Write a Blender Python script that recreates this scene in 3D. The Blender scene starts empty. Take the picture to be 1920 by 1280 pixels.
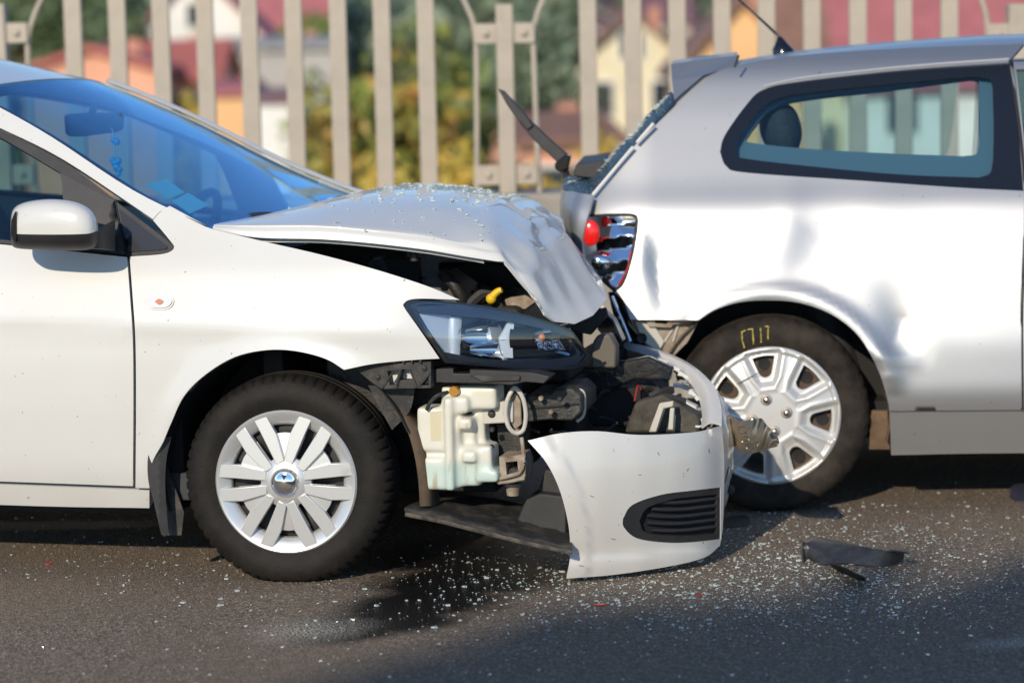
import bpy, bmesh, math, random
import numpy as np
from mathutils import Vector, Matrix
from mathutils.geometry import delaunay_2d_cdt
random.seed(7); np.random.seed(7)
scene = bpy.context.scene
COL = scene.collection
# ---------------------------------------------------------------- camera
FPX, CAMH, PITCHPX, ROLL = 4800.0, 1.51, 550.0, 0.022
PITCH = math.atan2(PITCHPX, FPX)
cam_d = bpy.data.cameras.new('camera'); cam = bpy.data.objects.new('camera', cam_d); COL.objects.link(cam)
cam_d.sensor_width = 36.0; cam_d.lens = FPX / 1920 * 36.0; cam_d.clip_start = 0.1; cam_d.clip_end = 3000
_fw = Vector((0, math.cos(PITCH), -math.sin(PITCH))); _up0 = Vector((0, math.sin(PITCH), math.cos(PITCH))); _r0 = Vector((1, 0, 0))
_rt = _r0 * math.cos(ROLL) - _up0 * math.sin(ROLL); _up = _r0 * math.sin(ROLL) + _up0 * math.cos(ROLL)
M = Matrix((( _rt.x, _up.x, -_fw.x, 0), (_rt.y, _up.y, -_fw.y, 0), (_rt.z, _up.z, -_fw.z, CAMH), (0, 0, 0, 1)))
cam.matrix_world = M
cam_d.dof.use_dof = True; cam_d.dof.focus_distance = 7.25; cam_d.dof.aperture_fstop = 2.0
scene.camera = cam
# ---------------------------------------------------------------- light
SUN_EL, SUN_AZ = math.radians(25.0), math.radians(21.0)      # sun behind the camera, to its left
to_sun = Vector((-math.sin(SUN_AZ) * math.cos(SUN_EL), -math.cos(SUN_AZ) * math.cos(SUN_EL), math.sin(SUN_EL)))
world = bpy.data.worlds.new('World'); scene.world = world; world.use_nodes = True
wn = world.node_tree.nodes; wl = world.node_tree.links
sky = wn.new('ShaderNodeTexSky'); sky.sky_type = 'NISHITA'; sky.sun_disc = False
sky.sun_elevation = SUN_EL; sky.sun_rotation = math.atan2(to_sun.x, to_sun.y)
sky.air_density = 1.0; sky.dust_density = 0.05; sky.ozone_density = 5.0
wl.new(sky.outputs[0], wn['Background'].inputs[0]); wn['Background'].inputs[1].default_value = 0.15
sun_d = bpy.data.lights.new('sun', 'SUN'); sun_d.energy = 3.75; sun_d.angle = math.radians(0.53); sun_d.color = (1.0, 0.88, 0.70)
sun = bpy.data.objects.new('sun', sun_d); COL.objects.link(sun)
sun.rotation_euler = to_sun.to_track_quat('Z', 'Y').to_euler(); sun.location = (-8, -14, 14)
scene.view_settings.view_transform = 'Standard'; scene.view_settings.look = 'None'
scene.view_settings.exposure = 0.04; scene.view_settings.gamma = 1.0; scene.view_settings.use_curve_mapping = False
scene.render.engine = 'CYCLES'
scene.cycles.max_bounces = 10; scene.cycles.transparent_max_bounces = 16
# ---------------------------------------------------------------- pixels -> places
def ray(px, py):
    x = px - 960; y = py - 640; c, s = math.cos(ROLL), math.sin(ROLL)
    xd = c * x - s * y; yd = s * x + c * y
    d = np.array([xd, FPX * math.cos(PITCH) - yd * math.sin(PITCH), -FPX * math.sin(PITCH) - yd * math.cos(PITCH)])
    return d / d[1]
CAMP = np.array([0, 0, CAMH])
def ground(px, py, z=0.0):
    d = ray(px, py); return CAMP + d * ((z - CAMH) / d[2])
def atY(px, py, Y): return CAMP + ray(px, py) * Y
class Frame:
    """a car's own axes: x forward, y from its near side across the car, z up"""
    def __init__(s, O, yaw):
        s.O = np.array(O, float); s.yaw = yaw
        s.u = np.array([math.cos(yaw), -math.sin(yaw), 0]); s.v = np.array([math.sin(yaw), math.cos(yaw), 0])
        q = CAMP - s.O; s.c = np.array([q @ s.u, q @ s.v, CAMH])
    def at(s, px, py, v):
        d = ray(px, py); dl = np.array([d @ s.u, d @ s.v, d[2]])
        return s.c + dl * ((v - s.c[1]) / dl[1])
    def on(s, f, px, py, off=0.0):
        v = 0.0
        for _ in range(9):
            p = s.at(px, py, v); v = 0.35 * v + 0.65 * (f(p[0], p[2]) + off)
        return s.at(px, py, v)
    def onz(s, px, py, z):
        d = ray(px, py); dl = np.array([d @ s.u, d @ s.v, d[2]])
        return s.c + dl * ((z - CAMH) / dl[2])
def smooth_table(xs, ys, sig, lo=-0.3, hi=2.2, n=1600):
    t = np.linspace(lo, hi, n); y = np.interp(t, xs, ys); k = int(3 * sig / (t[1] - t[0])) + 1
    g = np.exp(-0.5 * (np.arange(-k, k + 1) * (t[1] - t[0]) / sig) ** 2); g /= g.sum()
    y = np.convolve(np.pad(y, k, mode='edge'), g, mode='valid')
    return lambda x: float(np.interp(x, t, y))
# ---------------------------------------------------------------- materials
MATS = {}
def mat(name, col=(.5, .5, .5), rough=.5, metal=0., coat=0., spec=.5, noise=None, bump=0., bscale=60., trans=0., ior=1.5, emit=None, coat_rough=.03):
    if name in MATS: return MATS[name]
    m = bpy.data.materials.new(name); m.use_nodes = True; nt = m.node_tree; b = nt.nodes['Principled BSDF']
    b.inputs['Base Color'].default_value = (*col, 1); b.inputs['Roughness'].default_value = rough; b.inputs['Metallic'].default_value = metal
    b.inputs['Coat Weight'].default_value = coat; b.inputs['Coat Roughness'].default_value = coat_rough; b.inputs['Specular IOR Level'].default_value = spec
    b.inputs['Transmission Weight'].default_value = trans; b.inputs['IOR'].default_value = ior
    tc = nt.nodes.new('ShaderNodeTexCoord')
    if noise:                                    # (colour2, scale, low, high)
        c2, sc, lo, hi = noise
        n = nt.nodes.new('ShaderNodeTexNoise'); n.inputs['Scale'].default_value = sc; n.inputs['Detail'].default_value = 6; n.inputs['Roughness'].default_value = .65
        r = nt.nodes.new('ShaderNodeValToRGB'); r.color_ramp.elements[0].position = lo; r.color_ramp.elements[1].position = hi
        r.color_ramp.elements[0].color = (*col, 1); r.color_ramp.elements[1].color = (*c2, 1)
        nt.links.new(tc.outputs['Object'], n.inputs['Vector']); nt.links.new(n.outputs['Fac'], r.inputs['Fac']); nt.links.new(r.outputs['Color'], b.inputs['Base Color'])
    if bump:
        n2 = nt.nodes.new('ShaderNodeTexNoise'); n2.inputs['Scale'].default_value = bscale; n2.inputs['Detail'].default_value = 4
        bp = nt.nodes.new('ShaderNodeBump'); bp.inputs['Strength'].default_value = bump; bp.inputs['Distance'].default_value = .004
        nt.links.new(tc.outputs['Object'], n2.inputs['Vector']); nt.links.new(n2.outputs['Fac'], bp.inputs['Height']); nt.links.new(bp.outputs['Normal'], b.inputs['Normal'])
    MATS[name] = m; return m
def glass(name, tint, refl=1.0, ior=1.5):
    """thin car glass: clear tinted sheet with a real Fresnel reflection"""
    if name in MATS: return MATS[name]
    m = bpy.data.materials.new(name); m.use_nodes = True; nt = m.node_tree; nt.nodes.clear()
    o = nt.nodes.new('ShaderNodeOutputMaterial'); mx = nt.nodes.new('ShaderNodeMixShader'); lw = nt.nodes.new('ShaderNodeLayerWeight')
    t = nt.nodes.new('ShaderNodeBsdfTransparent'); t.inputs[0].default_value = (*tint, 1); g = nt.nodes.new('ShaderNodeBsdfGlossy'); g.inputs['Roughness'].default_value = .01
    g.inputs['Color'].default_value = (*refl, 1) if isinstance(refl, tuple) else (refl, refl, refl, 1)
    pw = nt.nodes.new('ShaderNodeMath'); pw.operation = 'POWER'; pw.inputs[1].default_value = 5.0; nt.links.new(lw.outputs['Facing'], pw.inputs[0])
    f0 = ((ior - 1) / (ior + 1)) ** 2; ma = nt.nodes.new('ShaderNodeMath'); ma.operation = 'MULTIPLY_ADD'; ma.inputs[1].default_value = 1 - f0; ma.inputs[2].default_value = f0; nt.links.new(pw.outputs[0], ma.inputs[0])
    nt.links.new(ma.outputs[0], mx.inputs[0]); nt.links.new(t.outputs[0], mx.inputs[1]); nt.links.new(g.outputs[0], mx.inputs[2]); nt.links.new(mx.outputs[0], o.inputs[0])
    MATS[name] = m; return m
# ---------------------------------------------------------------- mesh helpers
def link(name, me, m, parent=None, smooth=True, sharp=None):
    o = bpy.data.objects.new(name, me); COL.objects.link(o)
    if m is not None: me.materials.append(m)
    if parent is not None: o.parent = parent
    if smooth:
        me.shade_smooth()
        if sharp is not None: me.set_sharp_from_angle(angle=math.radians(sharp))
    return o
def mk(name, verts, faces, m, parent=None, smooth=True, sharp=40):
    me = bpy.data.meshes.new(name); me.from_pydata([tuple(map(float, v)) for v in verts], [], faces)
    bm = bmesh.new(); bm.from_mesh(me); bmesh.ops.recalc_face_normals(bm, faces=bm.faces); bm.to_mesh(me); bm.free()
    return link(name, me, m, parent, smooth, sharp)
def empty(name, loc=(0, 0, 0), rz=0, parent=None):
    o = bpy.data.objects.new(name, None); COL.objects.link(o); o.location = loc; o.rotation_euler = (0, 0, rz); o.empty_display_size = .1
    if parent is not None: o.parent = parent
    return o
def tag(o, label=None, cat=None, group=None, kind=None):
    for k, x in (('label', label), ('category', cat), ('group', group), ('kind', kind)):
        if x: o[k] = x
    return o
def CR(P, n=6, closed=False):
    P = [np.array(p, float) for p in P]
    if len(P) < 3 and not closed: return P
    N = len(P); out = []
    for i in range(N if closed else N - 1):
        p1 = P[i]; p2 = P[(i + 1) % N]
        p0 = P[i - 1] if (closed or i > 0) else 2 * p1 - p2
        p3 = P[(i + 2) % N] if (closed or i + 2 < N) else 2 * p2 - p1
        for k in range(n):
            t = k / n
            out.append(.5 * (2 * p1 + (p2 - p0) * t + (2 * p0 - 5 * p1 + 4 * p2 - p3) * t * t + (3 * p1 - p0 - 3 * p2 + p3) * t ** 3))
    if not closed: out.append(P[-1])
    return out
def path(*segs, step=14):
    """outline from segments: 2 points = straight, 3 or more = smooth curve; corners where segments meet"""
    out = []
    for s in segs:
        s = [np.array(q, float) for q in s]; q = CR(s, 5) if len(s) > 2 else s
        for a, b in zip(q[:-1], q[1:]):
            n = max(1, int(np.linalg.norm(b - a) / step))
            for k in range(n): out.append(a + (b - a) * k / n)
        last = q[-1]
        if np.linalg.norm(np.array(segs[0][0], float) - last) > 1e-6: out.append(last)
    res = []
    for p in out:
        if not res or np.linalg.norm(p - res[-1]) > 1e-6: res.append(p)
    if np.linalg.norm(res[0] - res[-1]) < 1e-6: res.pop()
    return res
def inside(P, L):
    P = np.atleast_2d(P); L = np.array(L); x, y = P[:, 0], P[:, 1]; r = np.zeros(len(P), bool); j = len(L) - 1
    for i in range(len(L)):
        xi, yi = L[i]; xj, yj = L[j]
        c = ((yi > y) != (yj > y)) & (x < (xj - xi) * (y - yi) / ((yj - yi) or 1e-12) + xi); r ^= c; j = i
    return r
def dist_loop(P, L):
    L = np.array(L); A = L; B = np.roll(L, -1, 0); best = np.full(len(P), 1e9)
    for a, b in zip(A, B):
        ab = b - a; t = np.clip(((P - a) @ ab) / max(ab @ ab, 1e-12), 0, 1); best = np.minimum(best, np.linalg.norm(P - (a + t[:, None] * ab), axis=1))
    return best
def panel(name, loop, fn, m, parent=None, holes=(), step=14, thick=.012, extr=None, view=None, closed=True, edge=None):
    """sheet with real thickness: flat outline (with holes) triangulated finely and laid on the surface fn(a, b)"""
    L = np.array(loop); lo = L.min(0); hi = L.max(0)
    gx = np.arange(lo[0] + step * .5, hi[0], step); gy = np.arange(lo[1] + step * .5, hi[1], step)
    G = np.array([(x + (step * .5 if j % 2 else 0), y) for j, y in enumerate(gy) for x in gx]).reshape(-1, 2)
    if len(G):
        k = inside(G, loop) & (dist_loop(G, loop) > step * .45)
        for h in holes: k &= ~inside(G, h) & (dist_loop(G, h) > step * .45)
        G = G[k]
    co = [Vector(p) for p in loop]; ed = [(i, (i + 1) % len(loop)) for i in range(len(loop))]
    for h in holes:
        n0 = len(co); co += [Vector(p) for p in h]; ed += [(n0 + i, n0 + (i + 1) % len(h)) for i in range(len(h))]
    co += [Vector(p) for p in G]
    vs, _, fs, _, _, _ = delaunay_2d_cdt(co, ed, [], 0, 1e-6)
    V2 = np.array([tuple(v) for v in vs]); F = np.array([tuple(f) for f in fs]); cen = V2[F].mean(1)
    k = inside(cen, loop)
    for h in holes: k &= ~inside(cen, h)
    F = F[k]; n = len(V2); e = step * .12
    P = np.array([fn(*p) for p in V2]); A = np.array([fn(p[0] + e, p[1]) for p in V2]) - np.array([fn(p[0] - e, p[1]) for p in V2])
    B = np.array([fn(p[0], p[1] + e) for p in V2]) - np.array([fn(p[0], p[1] - e) for p in V2])
    N = np.cross(A, B); N /= np.maximum(np.linalg.norm(N, axis=1), 1e-12)[:, None]
    vw = np.array(view if view is not None else (0, -1, 0), float)
    if (N @ vw).mean() < 0: N = -N
    fn_ = np.cross(P[F[:, 1]] - P[F[:, 0]], P[F[:, 2]] - P[F[:, 0]]); fl = (fn_ * N[F].mean(1)).sum(1) < 0; F[fl] = F[fl][:, ::-1]
    Bk = P + np.array(extr) if extr is not None else P - N * thick
    cnt = {}
    for f in F:
        for a, b in ((f[0], f[1]), (f[1], f[2]), (f[2], f[0])): cnt[(a, b)] = 1
    rim = [(a, b) for (a, b) in cnt if (b, a) not in cnt]
    faces = [tuple(f) for f in F]; nf = len(faces)
    if closed: faces += [(f[2] + n, f[1] + n, f[0] + n) for f in F]
    nb = len(faces); faces += [(a, a + n, b + n, b) for a, b in rim]
    me = bpy.data.meshes.new(name); me.from_pydata([tuple(map(float, q)) for q in np.vstack([P, Bk])], [], [tuple(int(i) for i in f) for f in faces])
    me.shade_smooth(); allv = np.vstack([P, Bk]); ln = []
    for i, p in enumerate(me.polygons):
        vi = list(p.vertices)
        if i < nf: ln += [N[j] for j in vi]
        elif i < nb: ln += [-N[j - n] for j in vi]
        else:
            q = allv[vi]; nn = np.cross(q[1] - q[0], q[2] - q[1]); nn /= max(np.linalg.norm(nn), 1e-12); ln += [nn] * len(vi)
    me.normals_split_custom_set([tuple(map(float, x)) for x in ln])
    o = bpy.data.objects.new(name, me); COL.objects.link(o); me.materials.append(m)
    if parent is not None: o.parent = parent
    return o
def grid_loft(rows, nu=5, nv=5, sm=True):
    R = [CR(r, nv) if sm else [np.array(p, float) for p in r] for r in rows]
    cols = list(zip(*R)); C = [CR(c, nu) for c in cols]
    return [list(r) for r in zip(*C)]
def sheet(name, G, m, parent=None, thick=0.0, sharp=40, flip=None, wrap=False):
    """grid of points -> mesh, optionally given thickness against its own normals"""
    R, Cn = len(G), len(G[0]); P = np.array(G, float).reshape(-1, 3); faces = []
    for i in range(R - 1):
        for j in range(Cn if wrap else Cn - 1):
            a, b = i * Cn + j, i * Cn + (j + 1) % Cn; faces.append((a, b, b + Cn, a + Cn))
    if not thick: return mk(name, P, faces, m, parent, True, sharp)
    N = np.zeros_like(P)
    for f in faces:
        q = P[list(f)]; nn = np.cross(q[2] - q[0], q[3] - q[1])
        for i in f: N[i] += nn
    N /= np.maximum(np.linalg.norm(N, axis=1), 1e-12)[:, None]
    if flip is not None and (N @ np.array(flip, float)).mean() < 0: N = -N
    n = len(P); allf = faces + [tuple(i + n for i in f[::-1]) for f in faces]; cnt = set()
    for f in faces:
        for k in range(4): cnt.add((f[k], f[(k + 1) % 4]))
    allf += [(b, a, a + n, b + n) for a, b in cnt if (b, a) not in cnt]
    return mk(name, np.vstack([P, P - N * thick]), allf, m, parent, True, sharp)
def tube(name, pts, r, m, parent=None, seg=10, smooth_n=5, cap=True):
    P = CR(pts, smooth_n) if len(pts) > 2 else [np.array(p, float) for p in pts]
    rr = r if callable(r) else (lambda t: r)
    V = []; F = []; up = np.array([0.13, .21, 1.0]); n = len(P)
    for i, p in enumerate(P):
        t = P[min(i + 1, n - 1)] - P[max(i - 1, 0)]; t = t / max(np.linalg.norm(t), 1e-9)
        a = np.cross(t, up); a /= max(np.linalg.norm(a), 1e-9); b = np.cross(a, t)
        R = rr(i / (n - 1))
        for k in range(seg):
            th = 2 * math.pi * k / seg; V.append(p + (a * math.cos(th) + b * math.sin(th)) * R)
    for i in range(n - 1):
        for k in range(seg): F.append((i * seg + k, i * seg + (k + 1) % seg, (i + 1) * seg + (k + 1) % seg, (i + 1) * seg + k))
    if cap: F += [tuple(range(seg)), tuple(range((n - 1) * seg, n * seg))]
    return mk(name, V, F, m, parent)
def box_v(lo, hi):
    x0, y0, z0 = lo; x1, y1, z1 = hi
    V = [(x0, y0, z0), (x1, y0, z0), (x1, y1, z0), (x0, y1, z0), (x0, y0, z1), (x1, y0, z1), (x1, y1, z1), (x0, y1, z1)]
    return V, [(0, 3, 2, 1), (4, 5, 6, 7), (0, 1, 5, 4), (1, 2, 6, 5), (2, 3, 7, 6), (3, 0, 4, 7)]
def bev(o, w=.004, seg=2, ang=35):
    b = o.modifiers.new('bevel', 'BEVEL'); b.width = w; b.segments = seg; b.limit_method = 'ANGLE'; b.angle_limit = math.radians(ang); return o
def box(name, lo, hi, m, parent=None, bevel=.004):
    lo2 = [min(a, b) for a, b in zip(lo, hi)]; hi2 = [max(a, b) for a, b in zip(lo, hi)]
    V, F = box_v(lo2, hi2); o = mk(name, V, F, m, parent, True, 30)
    return bev(o, bevel) if bevel else o
def lathe_y(name, prof, c, m, parent=None, seg=96, sharp=35, mod=None):
    """profile (radius, y) turned about an axis along y through c"""
    V = []; F = []; n = len(prof)
    for k in range(seg):
        a = 2 * math.pi * k / seg
        for i, (r, y) in enumerate(prof):
            rr = r + (mod(k, i) if mod else 0); V.append((c[0] + rr * math.cos(a), c[1] + y, c[2] + rr * math.sin(a)))
    for k in range(seg):
        k2 = (k + 1) % seg
        for i in range(n - 1): F.append((k * n + i, k * n + i + 1, k2 * n + i + 1, k2 * n + i))
    return mk(name, V, F, m, parent, True, sharp)
def mirrored(o, W, parent=None, name=None, m=None):
    me = o.data.copy()
    for v in me.vertices: v.co.y = W - v.co.y
    me.flip_normals()
    q = bpy.data.objects.new(name or o.name.split('.')[0], me); COL.objects.link(q); q.parent = parent or o.parent
    me.shade_smooth()
    if 'custom_normal' in me.attributes: me.attributes.remove(me.attributes['custom_normal'])
    me.set_sharp_from_angle(angle=math.radians(40))
    if m: me.materials.clear(); me.materials.append(m)
    return q
# ================================================================ road
def node_mat(name):
    m = bpy.data.materials.new(name); m.use_nodes = True; return m, m.node_tree, m.node_tree.nodes['Principled BSDF']
def mathn(nt, op, a, b=None, clamp=False):
    n = nt.nodes.new('ShaderNodeMath'); n.operation = op; n.use_clamp = clamp
    for i, x in enumerate((a, b)):
        if x is None: continue
        if isinstance(x, (int, float)): n.inputs[i].default_value = x
        else: nt.links.new(x, n.inputs[i])
    return n.outputs[0]
def asphalt():
    m, nt, b = node_mat('asphalt'); L = nt.links.new
    tc = nt.nodes.new('ShaderNodeTexCoord'); P = tc.outputs['Object']
    def noise(sc, det=4, rough=.6):
        n = nt.nodes.new('ShaderNodeTexNoise'); n.inputs['Scale'].default_value = sc; n.inputs['Detail'].default_value = det; n.inputs['Roughness'].default_value = rough; L(P, n.inputs['Vector']); return n.outputs['Fac']
    def ramp(f, stops):
        r = nt.nodes.new('ShaderNodeValToRGB'); e = r.color_ramp.elements
        while len(e) < len(stops): e.new(.5)
        for q, (p, c) in zip(e, stops): q.position = p; q.color = (*c, 1) if len(c) == 3 else c
        L(f, r.inputs['Fac']); return r.outputs['Color']
    def mixc(f, a, c):
        n = nt.nodes.new('ShaderNodeMix'); n.data_type = 'RGBA'; L(f, n.inputs[0]); L(a, n.inputs[6])
        if hasattr(c, 'is_linked'): L(c, n.inputs[7])
        else: n.inputs[7].default_value = (*c, 1)
        return n.outputs[2]
    vor = nt.nodes.new('ShaderNodeTexVoronoi'); vor.inputs['Scale'].default_value = 170; L(P, vor.inputs['Vector'])
    stone = ramp(vor.outputs['Color'], [(.0, (.035, .029, .024)), (.45, (.170, .131, .096)), (.8, (.31, .242, .180)), (1., (.60, .53, .45))])
    big = noise(1.1, 5); col = mixc(ramp(big, [(.35, (0, 0, 0)), (.7, (.55, .55, .55))]), stone, (.20, .146, .095))
    # stain and dust masks: soft blobs in road metres, broken up by noise
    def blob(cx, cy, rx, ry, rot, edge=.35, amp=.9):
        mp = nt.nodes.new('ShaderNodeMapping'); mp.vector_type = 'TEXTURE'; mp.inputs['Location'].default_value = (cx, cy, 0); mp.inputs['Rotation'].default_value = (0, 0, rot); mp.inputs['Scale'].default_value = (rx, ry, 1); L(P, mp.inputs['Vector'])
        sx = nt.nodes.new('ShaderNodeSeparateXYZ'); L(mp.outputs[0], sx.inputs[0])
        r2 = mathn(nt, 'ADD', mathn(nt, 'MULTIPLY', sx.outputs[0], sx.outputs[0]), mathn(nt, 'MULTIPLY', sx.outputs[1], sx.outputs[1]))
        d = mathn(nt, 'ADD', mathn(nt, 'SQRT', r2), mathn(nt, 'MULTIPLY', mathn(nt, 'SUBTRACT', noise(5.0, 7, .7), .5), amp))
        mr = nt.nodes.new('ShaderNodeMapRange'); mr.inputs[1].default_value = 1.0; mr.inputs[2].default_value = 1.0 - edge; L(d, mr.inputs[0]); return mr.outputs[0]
    def gp(x, y): q = ground(x, y); return q[0], q[1]
    wet = None
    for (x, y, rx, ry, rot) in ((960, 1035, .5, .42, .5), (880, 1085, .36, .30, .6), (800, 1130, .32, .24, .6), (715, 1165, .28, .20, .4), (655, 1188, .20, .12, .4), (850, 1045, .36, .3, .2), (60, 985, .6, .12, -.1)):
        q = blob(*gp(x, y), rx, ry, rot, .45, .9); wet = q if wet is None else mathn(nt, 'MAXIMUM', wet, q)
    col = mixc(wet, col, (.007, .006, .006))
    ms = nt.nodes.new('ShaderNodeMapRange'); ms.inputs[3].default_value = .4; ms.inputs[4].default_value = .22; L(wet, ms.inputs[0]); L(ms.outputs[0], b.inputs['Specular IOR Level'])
    dust = None
    for (x, y, rx, ry, rot) in ((585, 1180, .22, .17, .5), (1895, 1205, .14, .08, .2)):
        q = blob(*gp(x, y), rx, ry, rot, .9, 1.0); dust = q if dust is None else mathn(nt, 'MAXIMUM', dust, q)
    fine = ramp(noise(150, 2, .5), [(.50, (0, 0, 0)), (.56, (1, 1, 1))]); dm = mathn(nt, 'MULTIPLY', dust, mathn(nt, 'MULTIPLY', fine, 1.0)); col = mixc(dm, col, (.62, .58, .50))
    L(col, b.inputs['Base Color'])
    mr = nt.nodes.new('ShaderNodeMapRange'); mr.inputs[3].default_value = .78; mr.inputs[4].default_value = .34; L(wet, mr.inputs[0]); L(mr.outputs[0], b.inputs['Roughness'])
    bp = nt.nodes.new('ShaderNodeBump'); bp.inputs['Strength'].default_value = .9; bp.inputs['Distance'].default_value = .006
    L(mathn(nt, 'ADD', vor.outputs['Distance'], mathn(nt, 'MULTIPLY', noise(420, 3), .5)), bp.inputs['Height']); L(bp.outputs[0], b.inputs['Normal'])
    return m
road = mk('road', [(-60, -40, 0), (60, -40, 0), (60, 11.35, 0), (-60, 11.35, 0)], [(0, 1, 2, 3)], asphalt(), None, False); tag(road, kind='structure')
# ================================================================ parapet and steel railing
CONC = mat('concrete', (.36, .33, .28), .85, noise=((.26, .235, .20), 5, .35, .7), bump=.4, bscale=80)
BEIGE = mat('beige_fence_paint', (.46, .395, .315), .55, noise=((.36, .31, .245), 7, .45, .75), bump=.15, bscale=200)
FY = 11.5
V, F = box_v((-14, FY - .16, -.6), (14, FY + .30, .865)); par = mk('parapet_wall', V, F, CONC, None, True, 30); bev(par, .02)
tag(par, 'low concrete parapet wall carrying the beige railing', 'wall')
fence = empty('railing', (0, FY, .86)); tag(fence, 'beige steel railing of upright flat bars on the parapet', 'railing')
FO = np.array([0, FY, .86])
bar_px = [142, 225, 306, 388, 471, 554, 637, 719, 801, 1104, 1188, 1271, 1355, 1438, 1523, 1609, 1694, 1780, -25 - 82, -25 - 164, -25 - 246, -25 - 328, -25 - 410, 1780 + 250, 1780 + 335, 1780 + 420, 1780 + 505]
V, F = box_v((-.0385, -.02, -.03), (.0385, .02, .93)); barme = None
for x in bar_px:
    p = atY(x, 160, FY)
    if barme is None:
        o = mk('bar', V, F, BEIGE, fence, True, 30); barme = o.data; bev(o, .004)
    else:
        o = bpy.data.objects.new('bar', barme); COL.objects.link(o); o.parent = fence; bev(o, .004)
    o.location = (p[0], 0, 0)
box('top_rail', (-5.5, -.03, .92), (6.5, .03, .96), BEIGE, fence, .005)
for px in (3, 949, 1893 + 12, -943):
    p = atY(px, 190, FY); x0 = p[0]
    t0 = atY(px, 8, FY)[2] - .86
    box('post', (x0 - .038, -.05, -.03), (x0 + .038, .05, t0), BEIGE, fence, .005)
    for zy0, zy1 in ((44, 82), (309, 346)):
        za = atY(px, zy1, FY)[2] - .86; zb = atY(px, zy0, FY)[2] - .86
        for s in (-1, 1):
            br = box('bracket', (x0 + s * .038, -.035, za), (x0 + s * .135, -.020, zb), BEIGE, fence, .003)
            lathe_y('bolt', [(.0, -.014), (.010, -.013), (.016, -.008), (.017, 0)], (x0 + s * .085, -.035, (za + zb) / 2), BEIGE, br, 12, 50)
    for s in (-1, 1):
        pts = [(x0 + s * .145, -.01, -.06), (x0 + s * .135, -.01, .2), (x0 + s * .130, -.01, .50), (x0 + s * .128, -.01, .68), (x0 + s * .140, -.01, .77), (x0 + s * .175, -.01, .86), (x0 + s * .21, -.01, .93)]
        tube('rod', pts, .013, BEIGE, fence, 8)
# ================================================================ the town below the bridge
GRASS = mat('meadow', (.07, .085, .03), .9, noise=((.13, .11, .045), .15, .35, .7))
def terr(x, y):
    z = -6.5 + .0 * x
    if y > 60: z += (y - 60) * .035
    if y > 170: z += (y - 170) * .10
    return z + .5 * math.sin(x * .05 + 1) * math.sin(y * .04)
NX, NY = 40, 46; V = []; F = []
for j in range(NY + 1):
    yy = 13 + (j / NY) ** 1.6 * 900
    for i in range(NX + 1):
        xx = (i / NX - .5) * (140 + yy * 1.5); V.append((xx, yy, terr(xx, yy)))
for j in range(NY):
    for i in range(NX): a = j * (NX + 1) + i; F.append((a, a + 1, a + NX + 2, a + NX + 1))
hill = mk('hillside', V, F, GRASS, None, True, None); tag(hill, kind='structure')
WALLS = {k: mat('wall_' + k, c, .85, noise=(tuple(x * .85 for x in c), .6, .4, .7)) for k, c in dict(salmon=(.80, .40, .26), orange=(.85, .50, .24), white=(.85, .82, .76), cream=(.80, .70, .48), grey=(.46, .44, .41), pink=(.72, .52, .45), brick=(.55, .26, .18)).items()}  # wall and roof colours lightened to carry the distance haze
ROOFS = {k: mat('roof_' + k, c, .7, noise=(tuple(x * .75 for x in c), 1.2, .4, .7)) for k, c in dict(red=(.50, .15, .12), crimson=(.42, .14, .15), brown=(.26, .14, .10), purple=(.20, .11, .13), grey=(.34, .33, .32)).items()}
PANE = mat('window_pane', (.03, .04, .05), .1); FRAMEW = mat('window_frame_white', (.75, .74, .7), .6)
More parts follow.
